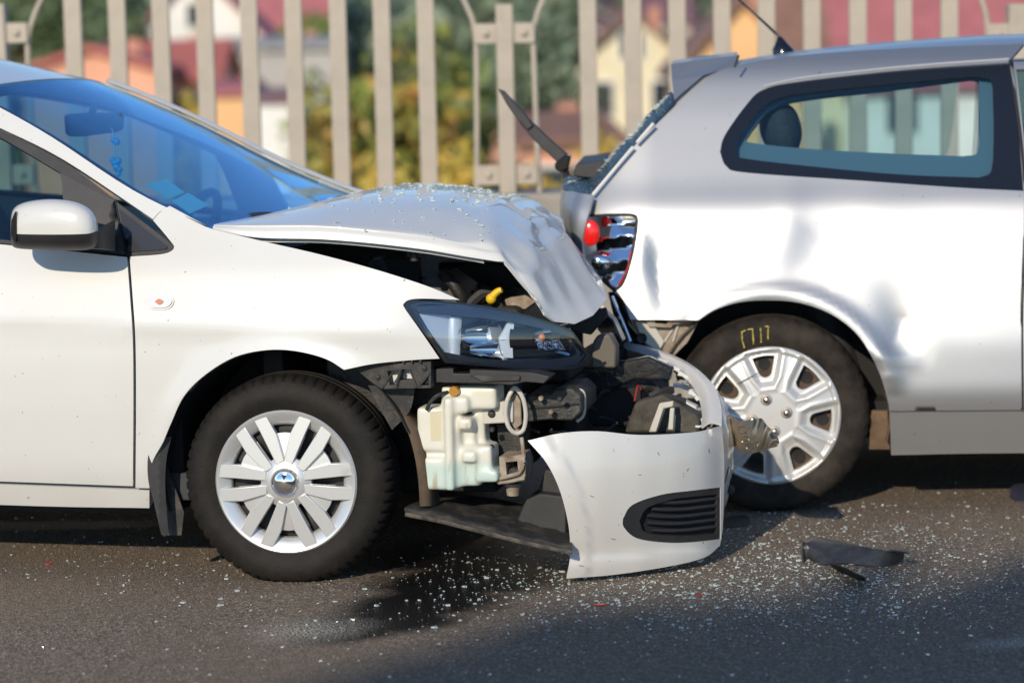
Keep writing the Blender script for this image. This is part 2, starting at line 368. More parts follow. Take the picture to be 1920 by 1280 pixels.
def house(label, px, y_eave, Y, width, depth, wall, roof, rise, ridge='x', rot=0.0, storeys=2, name='house', base=None, ov=.5):
    """gabled house; eaves at pixel row y_eave; ridge 'x' runs across the view, 'y' shows its gable"""
    c = atY(px, y_eave, Y); ze = c[2]; zb = terr(c[0], Y) - .3 if base is None else base; H = ze - zb
    r = empty(name, (c[0], Y + depth / 2, zb), rot); tag(r, label, 'house'); hw, hd = width / 2, depth / 2
    Wm, Rm = WALLS[wall], ROOFS[roof]
    if ridge == 'y':
        V = [(-hw, -hd, 0), (hw, -hd, 0), (hw, hd, 0), (-hw, hd, 0), (-hw, -hd, H), (hw, -hd, H), (hw, hd, H), (-hw, hd, H), (0, -hd, H + rise), (0, hd, H + rise)]
        F = [(0, 1, 5, 8, 4), (1, 2, 6, 5), (2, 3, 7, 9, 6), (3, 0, 4, 7)]
    else:
        V = [(-hw, -hd, 0), (hw, -hd, 0), (hw, hd, 0), (-hw, hd, 0), (-hw, -hd, H), (hw, -hd, H), (hw, hd, H), (-hw, hd, H), (-hw, 0, H + rise), (hw, 0, H + rise)]
        F = [(0, 1, 5, 4), (1, 2, 6, 9, 5), (2, 3, 7, 6), (3, 0, 4, 8, 7)]
    mk('wall', V, F, Wm, r, False)
    rv = []; a = (hw if ridge == 'y' else hd); ext = (hd if ridge == 'y' else hw) + ov; k = rise / a
    for s in (-1, 1):
        for q in (-ext, ext):
            pts = [(s * (a + ov), H - ov * k + .05), (0, H + rise + .05), (0, H + rise + .28), (s * (a + ov), H - ov * k + .28)]
            rv += [((p[0], q, p[1]) if ridge == 'y' else (q, p[0], p[1])) for p in pts]
    F = []
    for s in (0, 8):
        F += [(s, s + 1, s + 2, s + 3), (s + 4, s + 5, s + 6, s + 7)] + [(s + i, s + (i + 1) % 4, s + 4 + (i + 1) % 4, s + 4 + i) for i in range(4)]
    ro = mk('roof', rv, F, Rm, r, False)
    V, F = box_v((hw * .35, .2, H + rise * .3), (hw * .35 + .45, .65, H + rise + .45)); mk('chimney', V, F, WALLS['brick'], ro, False)
    n = max(2, int(width / 3)); fw = .55
    for st in range(storeys):
        z0 = H - 1.9 - 2.8 * st
        if z0 < .5: continue
        for i in range(n):
            x = -hw + (i + .5) * width / n
            V, F = box_v((x - fw - .1, -hd - .06, z0 - .1), (x + fw + .1, -hd + .02, z0 + 1.5)); w_ = mk('window', V, F, FRAMEW, r, False)
            V, F = box_v((x - fw, -hd - .09, z0), (x + fw, -hd - .02, z0 + 1.4)); mk('pane', V, F, PANE, w_, False)
    if ridge == 'y' and storeys:
        V, F = box_v((-.6, -hd - .06, H + rise * .18), (.6, -hd + .02, H + rise * .18 + 1.3)); w_ = mk('window', V, F, FRAMEW, r, False)
        V, F = box_v((-.48, -hd - .09, H + rise * .18 + .1), (.48, -hd - .02, H + rise * .18 + 1.2)); mk('pane', V, F, PANE, w_, False)
    return r
# px of centre, px row of eave, distance, width, depth
house('salmon house under a long red roof among dark trees', 300, 152, 92, 4.0, 7, 'salmon', 'red', 1.2, 'x', storeys=1, ov=.3)
house('salmon gabled wing left of the long red roof', 170, 138, 88, 4.6, 6, 'salmon', 'red', .7, 'y', storeys=0, ov=.3)
house('white house with steep gable behind the red roofed salmon house', 372, 78, 125, 6.6, 8, 'white', 'crimson', 3.4, 'y')
house('pale house under a broad crimson roof next to the white gable', 505, 78, 140, 6.0, 8, 'pink', 'crimson', 4.2, 'x')
house('grey plastered block with flat pitched grey roof beside autumn tree', 520, 96, 100, 4.6, 6, 'grey', 'grey', .3, 'x', storeys=0, ov=.25)
house('small orange house with dark red roof below the grey block', 428, 182, 80, 1.3, 4, 'orange', 'crimson', .25, 'x', storeys=0, ov=.2)
house('narrow white house wall with dark eave next to orange house', 516, 196, 70, 1.1, 4, 'white', 'purple', .15, 'x', storeys=0, ov=.15)
house('low salmon shed with brown roof behind the bent wiper', 1030, 275, 60, 2.2, 4, 'salmon', 'brown', .5, 'x', .25, ov=.25)
house('cream house with steep gable and brown roof among the trees', 1185, 132, 110, 5.6, 7, 'cream', 'brown', 2.3, 'y')
house('pink house with purple roof high on the slope above trees', 1180, 42, 190, 9.0, 8, 'pink', 'purple', 2.2, 'x')
house('bright orange house with steep brown gable roof', 1392, 128, 82, 3.8, 8, 'orange', 'brown', 2.0, 'y', storeys=0, ov=.35)
house('cream wall house under a dark brown roof adjoining orange gable', 1560, 112, 96, 5.6, 7, 'cream', 'brown', 3.2, 'x')
house('white house with tall gable behind the dark brown roof', 1630, 48, 150, 6.4, 8, 'white', 'crimson', 3.0, 'y')
house('white house under a wide crimson roof seen over the silver car', 1790, 150, 95, 7.8, 8, 'white', 'crimson', 3.6, 'x')
house('pale cream house with crimson roof far left of dark trees', -180, 120, 110, 9, 8, 'cream', 'red', 2.5, 'x')
house('brown roofed pink house beyond the silver car bonnet side', 2080, 130, 105, 8, 8, 'pink', 'brown', 2.6, 'x')
# --- trees
LEAFM = {}
def leafmat(k, c, c2):
    m, nt, b = node_mat('leaf_' + k); b.inputs['Roughness'].default_value = .6
    oi = nt.nodes.new('ShaderNodeTexCoord'); n = nt.nodes.new('ShaderNodeTexNoise'); n.inputs['Scale'].default_value = .9; n.inputs['Detail'].default_value = 5
    r = nt.nodes.new('ShaderNodeValToRGB'); r.color_ramp.elements[0].position = .46 if k == 'autumn' else .38; r.color_ramp.elements[1].position = .68 if k == 'autumn' else .62; r.color_ramp.elements[0].color = (*c, 1); r.color_ramp.elements[1].color = (*c2, 1)
    nt.links.new(oi.outputs['Object'], n.inputs['Vector']); nt.links.new(n.outputs['Fac'], r.inputs['Fac']); nt.links.new(r.outputs['Color'], b.inputs['Base Color']); LEAFM[k] = m
leafmat('autumn', (.20, .24, .04), (.55, .27, .07)); leafmat('green', (.14, .20, .05), (.22, .25, .07)); leafmat('dark', (.085, .135, .06), (.13, .17, .08)); leafmat('yellow', (.38, .34, .05), (.62, .40, .08)); leafmat('blue', (.14, .20, .13), (.20, .24, .15))  # leaf colours lightened as well, in place of haze
BARK = mat('bark', (.09, .065, .045), .9, noise=((.05, .035, .025), 8, .4, .6))
def tree(label, px, ytop, Y, rx, kind, *a_, **k_): return tree_(label, px, ytop, Y, rx, kind, *a_, **k_)
def tree_(label, px, ytop, Y, rx, kind, leaf=.16, n=2600, name='tree', ybot=None, x0=None, z0=None, ztop=None, lumps=11, cbz=None):
    if x0 is None: c = atY(px, ytop, Y); x0, ztop = c[0], c[2]
    zb = terr(x0, Y) - .2 if z0 is None else z0; H = ztop - zb
    r = empty(name, (x0, Y, zb)); tag(r, label, 'tree'); rng = np.random.default_rng(abs(hash((px, ytop, kind))) % 9999 if False else int(px * 7 + ytop * 3 + 50000) % 99991)
    tube('trunk', [(0, 0, 0), (.1, 0, H * .3), (-.05, .1, H * .6), (0, 0, H * .85)], lambda t: .05 * H ** .5 * (1 - .8 * t) + .03, BARK, r, 8)
    cb = max(.22 * H, .5) if ybot is None else (atY(px, ybot, Y)[2] - zb)
    if cbz is not None: cb = cbz
    C = []
    for k in range(lumps):
        a = rng.uniform(0, 6.28); q = rng.uniform(.0, .75); z = rng.uniform(cb + .1 * (H - cb), H - .18 * (H - cb)); f = 1 - .55 * ((z - cb) / (H - cb)) ** 2
        C.append((np.array([rx * q * f * math.cos(a), rx * q * f * math.sin(a), z]), rx * rng.uniform(.32, .5), (H - cb) * rng.uniform(.12, .22)))
    C.append((np.array([0, 0, H - .2 * (H - cb)]), rx * .4, (H - cb) * .2))
    for c_, a_, b_ in C[:6]: tube('limb', [(0, 0, max(.2, c_[2] - .35 * H)), tuple(c_ * np.array([.6, .6, 1]) - np.array([0, 0, .1 * H])), tuple(c_)], lambda t: .05 * (1 - .7 * t) + .015, BARK, r, 5, 3)
    V = []; F = []
    for k in range(n):
        c_, ra, rb = C[rng.integers(len(C))]; d = rng.normal(size=3); d /= np.linalg.norm(d); q = rng.uniform(.55, 1.05)
        p = c_ + d * np.array([ra, ra, rb]) * q; t = rng.normal(size=3); t /= np.linalg.norm(t); nn = d + .9 * rng.normal(size=3); b = np.cross(t, nn); b /= max(np.linalg.norm(b), 1e-6); s = leaf * rng.uniform(.6, 1.4); i = len(V)
        V += [p - t * s, p + b * s * .6, p + t * s, p - b * s * .6]; F.append((i, i + 1, i + 2, i + 3))
    me = bpy.data.meshes.new('crown'); me.from_pydata([tuple(map(float, v)) for v in V], [], F); link('crown', me, LEAFM[kind], r, False)
    return r
tree('broad autumn tree turning orange behind the middle bars', 770, 25, 46, 2.2, 'autumn', .15, 5200, lumps=18)
tree('orange brown shrubby tree left of the autumn tree', 655, 150, 44, 1.5, 'autumn', .14, 2600)
tree('mid green tree right of the autumn tree', 860, 90, 50, 1.6, 'green', .15, 2600)
tree('dull green tree behind the railing post', 960, 20, 75, 2.6, 'blue', .2, 3200)
tree('blue green tree beside the railing post rod', 1055, -40, 85, 2.4, 'blue', .2, 3000)
tree('yellow bush under the cream gable', 1125, 232, 50, 1.1, 'yellow', .12, 1800)
tree('yellow bush below the salmon shed', 1010, 300, 45, 1.0, 'yellow', .12, 1600)
tree('yellow green bush by the orange house', 360, 165, 62, 1.0, 'yellow', .13, 1800)
tree('yellow shrub in front of the white wall', 590, 270, 50, .9, 'yellow', .12, 1600)
tree('golden low shrub at the foot of the autumn tree', 720, 270, 42, 1.3, 'yellow', .12, 2000)
tree('olive shrub at the foot of the green tree', 860, 255, 42, 1.1, 'yellow', .12, 1800)
tree('green sapling in front of the grey block', 590, 120, 60, 1.0, 'green', .13, 1600)
tree('tall dark green tree at the salmon house gable', 105, -60, 105, 3.4, 'dark', .25, 4200)
tree('dark green tree next to the tall one by salmon house', 195, -50, 115, 3.0, 'dark', .25, 3600)
tree('dark green tree beyond the near car roof', 20, -80, 110, 3.4, 'dark', .25, 3600)
tree('green tree between cream gable and the post', 1105, 60, 120, 2.4, 'green', .22, 2600)
tree('green tree left of the orange gable house', 1270, 60, 118, 2.2, 'green', .22, 2600)
tree('green tree behind the grey block roof', 590, 20, 130, 2.6, 'green', .24, 2600)
tree('pale green tree over the crimson roof', 640, -20, 150, 3.4, 'blue', .26, 2600)
# far wooded slope that reads as one mass
rng = np.random.default_rng(5); V = []; F = []
for k in range(1500):
    y = rng.uniform(190, 420); x = rng.uniform(-.32, .32) * y; z = terr(x, y); s = rng.uniform(1.6, 3.2)
    for q in range(14):
        d = rng.normal(size=3); d /= np.linalg.norm(d); p = np.array([x, y, z + s * 1.2]) + d * s * np.array([.9, .9, 1.2]); t = rng.normal(size=3); b = rng.normal(size=3); i = len(V)
        V += [p - t * .6, p + b * .5, p + t * .6, p - b * .5]; F.append((i, i + 1, i + 2, i + 3))
me = bpy.data.meshes.new('wooded_slope'); me.from_pydata([tuple(map(float, v)) for v in V], [], F)
tag(link('wooded_slope', me, LEAFM['blue'], None, False), 'far wooded slope behind the town houses', 'wood', kind='stuff')
# ================================================================ shared car materials
WHITE = mat('white_paint', (.63, .625, .60), .33, coat=.6, noise=((.59, .58, .55), 2.2, .4, .9))
BLACKP = mat('black_plastic', (.018, .018, .02), .48, noise=((.035, .033, .032), 14, .4, .8), bump=.25, bscale=900)
DUSTYP = mat('dusty_black_plastic', (.022, .021, .02), .6, noise=((.10, .085, .07), 18, .45, .8), bump=.3, bscale=300)
GLOSSB = mat('gloss_black', (.008, .008, .01), .12, coat=.5)
RUBBER = mat('tyre_rubber', (.010, .009, .008), .66, spec=.25, noise=((.026, .020, .015), 12, .42, .85), bump=.4, bscale=220)
CHROME = mat('chrome', (.86, .87, .88), .07, metal=1.0)
CAPW = mat('hubcap_silver_paint', (.66, .66, .65), .34, metal=.55, coat=.4, noise=((.45, .43, .40), 9, .60, .85))
STEELD = mat('dark_wheel_steel', (.03, .028, .027), .55, metal=.3)
DARKIN = mat('dark_cavity', (.010, .010, .011), .8)
ENGINE = mat('engine_grime', (.016, .015, .014), .55, noise=((.05, .042, .034), 25, .45, .75), bump=.5, bscale=120)
INTER = mat('interior_trim', (.035, .037, .042), .75, noise=((.05, .052, .058), 30, .4, .7))
RUSTM = mat('rusty_metal', (.20, .14, .09), .6, noise=((.42, .37, .30), 20, .35, .7), bump=.4, bscale=150)
BAREM = mat('bare_cream_metal', (.52, .49, .43), .45, noise=((.25, .17, .10), 16, .55, .8))
TANK = mat('milky_plastic', (.64, .61, .50), .40, noise=((.68, .67, .60), 9, .35, .7))
def tank_look(m):
    nt = m.node_tree; b = nt.nodes['Principled BSDF']; src = b.inputs['Base Color'].links[0].from_socket; tc = nt.nodes.new('ShaderNodeTexCoord')
    sp = nt.nodes.new('ShaderNodeSeparateXYZ'); nt.links.new(tc.outputs['Object'], sp.inputs[0])
    mr = nt.nodes.new('ShaderNodeMapRange'); mr.inputs[1].default_value = .36; mr.inputs[2].default_value = .33; nt.links.new(sp.outputs[2], mr.inputs[0])
    mx = nt.nodes.new('ShaderNodeMix'); mx.data_type = 'RGBA'; nt.links.new(mr.outputs[0], mx.inputs[0]); nt.links.new(src, mx.inputs[6]); mx.inputs[7].default_value = (.50, .60, .54, 1)
    n = nt.nodes.new('ShaderNodeTexNoise'); n.inputs['Scale'].default_value = 14; n.inputs['Detail'].default_value = 6
    mp = nt.nodes.new('ShaderNodeMapping'); mp.inputs['Scale'].default_value = (2.2, 2.2, .45); nt.links.new(tc.outputs['Object'], mp.inputs[0]); nt.links.new(mp.outputs[0], n.inputs['Vector'])
    r = nt.nodes.new('ShaderNodeMapRange'); r.inputs[1].default_value = .60; r.inputs[2].default_value = .72; r.inputs[4].default_value = .75; nt.links.new(n.outputs['Fac'], r.inputs[0])
    m2 = nt.nodes.new('ShaderNodeMix'); m2.data_type = 'RGBA'; nt.links.new(r.outputs[0], m2.inputs[0]); nt.links.new(mx.outputs[2], m2.inputs[6]); m2.inputs[7].default_value = (.33, .20, .08, 1); nt.links.new(m2.outputs[2], b.inputs['Base Color'])
tank_look(TANK)
WGLASS = glass('windscreen_glass', (.60, .84, 1.0), (.58, .80, 1.0), 1.5)
SGLASS = glass('side_glass', (.66, .78, .80), 1.0, 1.5)
SGLASS2 = glass('quarter_glass', (.80, .90, .92), 1.0, 1.5)
LENS = glass('lamp_lens', (.93, .95, .97), 1.0, 1.5)
def specks(m, amount=.70, col=(.10, .075, .05)):
    """stone chips, fly specks and a film of road dust low on the body"""
    nt = m.node_tree; b = nt.nodes['Principled BSDF']; src = b.inputs['Base Color'].links[0].from_socket; tc = nt.nodes.new('ShaderNodeTexCoord'); L = nt.links.new
    n = nt.nodes.new('ShaderNodeTexNoise'); n.inputs['Scale'].default_value = 95; n.inputs['Detail'].default_value = 2; L(tc.outputs['Object'], n.inputs['Vector'])
    g = nt.nodes.new('ShaderNodeTexNoise'); g.inputs['Scale'].default_value = 4; g.inputs['Detail'].default_value = 3; L(tc.outputs['Object'], g.inputs['Vector'])
    r = nt.nodes.new('ShaderNodeMapRange'); r.inputs[1].default_value = amount; r.inputs[2].default_value = amount + .04; L(n.outputs['Fac'], r.inputs[0])
    sp = nt.nodes.new('ShaderNodeSeparateXYZ'); L(tc.outputs['Object'], sp.inputs[0])
    lo = nt.nodes.new('ShaderNodeMapRange'); lo.inputs[1].default_value = .42; lo.inputs[2].default_value = .12; lo.inputs[4].default_value = .40; L(sp.outputs[2], lo.inputs[0])
    lm = nt.nodes.new('ShaderNodeMath'); lm.operation = 'MULTIPLY'; L(lo.outputs[0], lm.inputs[0]); L(g.outputs['Fac'], lm.inputs[1])
    a = nt.nodes.new('ShaderNodeMix'); a.data_type = 'RGBA'; L(lm.outputs[0], a.inputs[0]); L(src, a.inputs[6]); a.inputs[7].default_value = (.30, .235, .17, 1)
    c = nt.nodes.new('ShaderNodeMix'); c.data_type = 'RGBA'; L(r.outputs[0], c.inputs[0]); L(a.outputs[2], c.inputs[6]); c.inputs[7].default_value = (*col, 1); L(c.outputs[2], b.inputs['Base Color'])
specks(WHITE, .735)
# ================================================================ white car
FW = Frame(ground(552, 1093), math.radians(13.0)); WW = 1.68
TW = smooth_table([.1, .2, .3, .5, .65, .8, .9, .95, 1.1, 1.3, 1.42, 1.5], [.07, .035, .0, -.028, -.032, -.018, .012, .04, .11, .21, .28, .36], .035)
HUBU, HUBZ = float(FW.at(536, 907, 0)[0]), .293
def fW(u, w):
    t = max(0.0, u - .12); r = math.hypot(u - HUBU, w - HUBZ)
    lip = -.014 * math.exp(-((r - .375) / .04) ** 2) if w > .2 else 0
    crease = -.007 * math.exp(-((w - (.735 - .03 * u)) / .035) ** 2) * (1 if u < .2 else math.exp(-((u - .2) / .2) ** 2))
    return TW(w) + .40 * t * t + lip + crease
W = lambda x, y, v: FW.at(x, y, v)
WS = lambda x, y: FW.on(fW, x, y)
WSo = lambda off: (lambda x, y: FW.on(fW, x, y, off))
car = empty('crashed_car', FW.O, -FW.yaw)
tag(car, 'white sedan with buckled bonnet and its front bumper torn off', 'car')
# --- fender
arch_w = [(306, 828), (322, 790), (345, 742), (385, 702), (440, 669), (500, 656), (555, 658), (610, 672), (645, 693)]
panel('fender', path([(243, 481), (249, 560), (254, 640), (255, 760), (254, 914)], [(254, 914), (280, 915)], [(280, 915), (284, 870), (306, 828)], arch_w,
      [(645, 693), (700, 682), (770, 675), (824, 672)], [(824, 672), (792, 625), (760, 580)], [(760, 580), (757, 569), (780, 560), (862, 562)],
      [(862, 562), (800, 536), (700, 504), (600, 477), (500, 454), (397, 429)], [(397, 429), (385, 425)], [(385, 425), (350, 407), (318, 386)], [(318, 386), (300, 398), (287, 413)],
      [(287, 413), (318, 450), (326, 465), (306, 476), (243, 481)]), WS, WHITE, car, step=13, thick=.014)
# --- door skin, rear side and sill
panel('door', path([(238, 482), (244, 560), (249, 640), (250, 760), (249, 911)], [(249, 911), (0, 902), (-445, 885)], [(-445, 885), (-455, 640), (-445, 414)], [(-445, 414), (0, 458), (238, 482)], step=26), WS, WHITE, car, step=26, thick=.014)
rear_arch = [(-1010 + 215 * math.cos(a), 868 - 215 * math.sin(a)) for a in np.linspace(0, math.pi, 15)]
panel('rear_side', path([(-452, 886), (-462, 640), (-452, 413)], [(-452, 413), (-1000, 366), (-1520, 352)], [(-1520, 352), (-1570, 600), (-1540, 850)], [(-1540, 850), (-1225, 868)], rear_arch[::-1], [(-795, 868), (-452, 886)], step=34), WS, WHITE, car, step=34, thick=.014)
panel('sill', path([(280, 919), (0, 908), (-790, 880)], [(-790, 880), (-790, 915)], [(-790, 915), (0, 946), (280, 952)], [(280, 952), (280, 919)], step=26), WSo(.012), WHITE, car, step=22, thick=.05)
# --- pillar and roof rail, door frame, windows
panel('pillar', path([(386, 423), (250, 357), (100, 259), (0, 202), (-80, 164), (-260, 128), (-560, 112), (-860, 130), (-1060, 172), (-1210, 250)], [(-1210, 250), (-1300, 352)], [(-1300, 352), (-1190, 358)],
      [(-1190, 358), (-1120, 270), (-1010, 205), (-830, 164), (-560, 148), (-260, 166), (-80, 205), (0, 240), (120, 300), (287, 411)], [(287, 411), (300, 397), (320, 387)], [(320, 387), (386, 423)], step=20), WS, WHITE, car, step=16, thick=.04)
win1 = path([(113, 324), (119, 372), (122, 462)], [(122, 462), (0, 449), (-410, 408)], [(-410, 408), (-425, 190)], [(-425, 190), (-260, 188), (-80, 224), (0, 258), (113, 324)], step=20)
win2 = path([(-470, 402), (-900, 366)], [(-900, 366), (-890, 200)], [(-890, 200), (-700, 172), (-485, 186)], [(-485, 186), (-470, 402)], step=24)
win3 = path([(-930, 362), (-1150, 345)], [(-1150, 345), (-1060, 250), (-925, 205)], [(-925, 205), (-930, 362)], step=24)
panel('window_frame', path([(216, 374), (236, 478)], [(236, 478), (0, 456), (-445, 412), (-1190, 355)], [(-1190, 355), (-1120, 272), (-1010, 208), (-830, 167), (-560, 151), (-260, 169), (-80, 208), (0, 243), (120, 304), (216, 374)], step=22),
      WSo(.006), BLACKP, car, holes=(win1, win2, win3), step=16, thick=.02)
for wn_ in (win1, win2, win3):
    g = panel('window_glass', [np.array(q) for q in wn_], WSo(.016), SGLASS, car, step=40, thick=.004)
panel('mirror_sail', path([(115, 326), (214, 376)], [(214, 376), (233, 476)], [(233, 476), (124, 460)], [(124, 460), (115, 326)]), WSo(.000), mat('satin_black_trim', (.045, .042, .04), .38, noise=((.06, .055, .05), 20, .4, .7)), car, step=14, thick=.008)
panel('quarter_trim', path([(218, 378), (315, 452), (324, 465), (306, 475), (239, 480)], [(239, 480), (218, 378)]), WSo(.003), BLACKP, car, step=12, thick=.02)
panel('quarter_pane', path([(223, 391), (312, 460)], [(312, 460), (312, 466), (300, 468)], [(300, 468), (240, 472)], [(240, 472), (223, 391)]), WSo(-.003), mat('dark_pane', (.035, .036, .040), .22, coat=.3), car, step=12, thick=.006)
# --- door mirror
def ring_sec(x, y0, y1, vc, dv, a0, a1, n=14):
    P = []
    for a in np.linspace(a0, a1, n):
        c, s = math.cos(a), math.sin(a); e = .72
        y = (y0 + y1) / 2 - (y1 - y0) / 2 * math.copysign(abs(s) ** e, s); v = vc - dv * math.copysign(abs(c) ** e, c); P.append(W(x, y, v))
    return P
mirror = empty('door_mirror', parent=car)
secs = [(20, 415, 450, .02), (23, 396, 461, .055), (34, 384, 466, .075), (60, 376, 468, .085), (100, 373, 470, .088), (140, 378, 470, .085), (166, 390, 468, .07), (179, 406, 462, .045), (184, 424, 450, .015)]
top = [ring_sec(x, a, b, -.115, d, math.asin(max(-1, min(1, ((a + b) / 2 - 434) / ((b - a) / 2)))) , math.pi - math.asin(max(-1, min(1, ((a + b) / 2 - 434) / ((b - a) / 2))))) for x, a, b, d in secs]
bot = [ring_sec(x, a, b, -.115, d, math.pi - math.asin(max(-1, min(1, ((a + b) / 2 - 434) / ((b - a) / 2)))), 2 * math.pi + math.asin(max(-1, min(1, ((a + b) / 2 - 434) / ((b - a) / 2))))) for x, a, b, d in secs]
sheet('mirror_cap', grid_loft(top, 4, 1), WHITE, mirror, sharp=60); sheet('mirror_base', grid_loft(bot, 4, 1), BLACKP, mirror, sharp=60)
arm = [[W(x, y, v) for x, y, v in r] for r in [[(150, 440, -.16), (150, 466, -.15), (150, 466, -.06), (150, 440, -.06)], [(190, 428, -.12), (190, 466, -.10), (190, 468, -.05), (190, 425, -.05)], [(216, 412, -.03), (216, 470, -.02), (216, 472, .06), (216, 410, .06)]]]
sheet('mirror_arm', grid_loft([r + [r[0]] for r in arm], 4, 1), BLACKP, mirror, sharp=60)
panel('mirror_rim', path([(21, 414), (30, 398), (30, 452), (21, 440), (21, 414)]), lambda x, y: W(x, y, -.19), GLOSSB, mirror, step=10, thick=.01)
# --- side repeater
panel('repeater_rim', path([(270, 565), (279, 553), (298, 551), (317, 553), (326, 565), (317, 578), (298, 580), (279, 578), (270, 565)], step=5), WSo(-.004), mat('satin_chrome', (.22, .22, .23), .3, metal=.8), car, step=6, thick=.012)
rep = panel('side_repeater', path([(274, 565), (282, 556), (298, 554), (314, 556), (322, 565), (314, 575), (298, 577), (282, 575), (274, 565)], step=5), WSo(-.008), mat('pale_lamp_glass', (.70, .70, .72), .12, coat=.6), car, step=6, thick=.012)
panel('bulb', path([(290, 565), (298, 560), (306, 565), (298, 571), (290, 565)], step=4), WSo(-.011), mat('amber_lens', (.55, .20, .08), .2, coat=.5), rep, step=5, thick=.004)
# --- windscreen, far pillar, roof
near = CR([WS(x, y) + np.array([0, .012, 0]) for x, y in [(398, 430), (370, 419), (250, 358), (100, 260), (0, 203), (-62, 172)]], 3)
def mir(p): return np.array([p[0], WW - p[1], p[2]])
def cross(p, fwd, upz, n=9):
    q = mir(p); out = []
    for t in np.linspace(0, 1, n):
        b = 4 * t * (1 - t); b = b ** .8
        out.append(p + (q - p) * t + np.array([fwd * b, 0, upz * b]))
    return out
rows = [cross(p, .045, .008 + .018 * i / len(near)) for i, p in enumerate(near)]
ws = sheet('windscreen', grid_loft(rows, 2, 3), WGLASS, car, thick=.004, flip=(1, 0, 1))
# dark printed band round the glass
band = [[r[0], r[0] + (r[1] - r[0]) * .22] for r in rows]
sheet('windscreen_seal', grid_loft([[p + np.array([-.004, 0, -.006]) for p in r] for r in band], 2, 2), DARKIN, car, thick=.004, flip=(1, 0, 1))
band2 = [[r[-1], r[-1] + (r[-2] - r[-1]) * .22] for r in rows]
sheet('windscreen_seal', grid_loft([[p + np.array([-.004, 0, -.006]) for p in r] for r in band2], 2, 2), DARKIN, car, thick=.004, flip=(1, 0, 1))
sheet('windscreen_trim', grid_loft([[mir(p) + np.array([.012, -.012, .012]), mir(p) + np.array([.006, .010, .022]), mir(p) + np.array([-.01, .035, .010])] for p in near], 2, 3), WHITE, car, thick=.004, flip=(0, 0, 1))
top_row = rows[-1]
sheet('windscreen_seal', [[p + np.array([.035, 0, -.026]) for p in top_row], [p + np.array([-.03, 0, .0]) for p in top_row]], DARKIN, car, thick=.004, flip=(1, 0, 1))
rail = [WS(x, y) for x, y in [(-80, 164), (-260, 128), (-560, 112), (-860, 130), (-1060, 172)]]
rr = [[p + np.array([-.004, 0, .004]) for p in top_row]]
for k, p in enumerate(rail):
    if k == 0: continue
    rr.append(cross(p, .03 if k < 3 else -.05, (.0, .045, .065, .06, .05)[k]))
sheet('roof', grid_loft(rr, 5, 3), WHITE, car, thick=.01, flip=(0, 0, 1))
rear_glass_top = rr[-1]; rg = [rear_glass_top, [p + np.array([-.62, 0, -.42]) for p in rear_glass_top]]
sheet('rear_window', grid_loft(rg, 4, 2), SGLASS, car, thick=.004, flip=(-1, 0, 1))
bt = rg[1]; boot = [bt, [p + np.array([-.25, 0, -.01]) for p in bt], [p + np.array([-.42, 0, -.05]) for p in bt], [p + np.array([-.48, 0, -.5]) for p in bt]]
boot = [[np.array([p[0], .06 + (WW - .12) * j / (len(r) - 1), p[2]]) for j, p in enumerate(r)] for r in boot]
sheet('boot_lid', grid_loft(boot, 4, 2), WHITE, car, thick=.01, flip=(-1, 0, 1))
# --- headliner so the cabin is closed above
sheet('headliner', [[p + np.array([-.03, 0, -.035]) for p in r] for r in grid_loft(rr, 2, 1)], mat('headliner_cloth', (.10, .11, .13), .9), car, thick=.01, flip=(0, 0, -1))
# --- bonnet: top, ridge, crushed nose
lip = [(398, 429, .085), (480, 446, .085), (600, 451, .09), (700, 458, .10), (800, 468, .115), (870, 478, .13)]
crown = [.0, .035, .065, .075, .085, .09]; shoulder = [.012, .04, .052, .055, .055, .05]
hrows = []
for (x, y, v), cz, sh in zip(lip, crown, shoulder):
    p = W(x, y, v); u, z = p[0], p[2]; zz = z + sh; f = .035 * (1 - abs(cz) * 8) if cz < .1 else 0
    hrows.append([p, (u, v + .012, z + sh * .62), (u, v + .055, zz), (u + f * .5, .45, zz + cz * .62), (u + f, .84, zz + cz * .8), (u + f * .5, 1.23, zz + cz * .62), (u, WW - v - .055, zz + cz * .25), (u, WW - v - .012, z + sh * .62), (u, WW - v, z)])
ridge = [W(*q) for q in [(945, 490, .15), (938, 472, .162), (930, 450, .21), (926, 405, .43), (938, 378, .72), (958, 366, 1.02), (982, 363, 1.26), (990, 368, 1.34), (992, 378, 1.38)]]
mid = [W(*q) for q in [(976, 528, .165), (982, 522, .175), (994, 512, .21), (1012, 478, .35), (1032, 446, .53), (1046, 430, .74), (1050, 424, .95), (1042, 418, 1.10), (1036, 424, 1.16)]]
nose = [W(*q) for q in [(1004, 560, .185), (1022, 590, .195), (1040, 603, .225), (1078, 607, .29), (1112, 591, .38), (1139, 560, .52), (1128, 524, .70), (1100, 490, .84), (1085, 470, .94)]]
ub = float(hrows[0][0][0]); span = float(ridge[0][0]) - ub
for r in hrows:                                  # the crush line runs slantwise: shorten each lengthwise strip to meet it
    for j in range(len(r)):
        p = np.array(r[j], float); p[0] = ub + (p[0] - ub) / span * (float(ridge[j][0]) - ub); r[j] = p
topg = grid_loft(hrows + [ridge], 6, 6); nr = len(topg)
def tri(x): return 2 * abs((x % 1.0) - .5)
for i, r in enumerate(topg):
    t = i / (nr - 1)
    for j, p in enumerate(r):
        s = j / (len(r) - 1); k = max(0, (t - .62) / .38) ** 1.5 * (1 if .08 < s < .95 else .2)
        if t < .995: p[2] += k * (.010 * (tri(s * 4.3 + t * 2.0) - .5) + .005 * (tri(s * 9 - t * 3) - .5)) + .004 * math.sin(s * 9 + t * 5) * min(1, t * 3)
ridge_d = topg[-1]
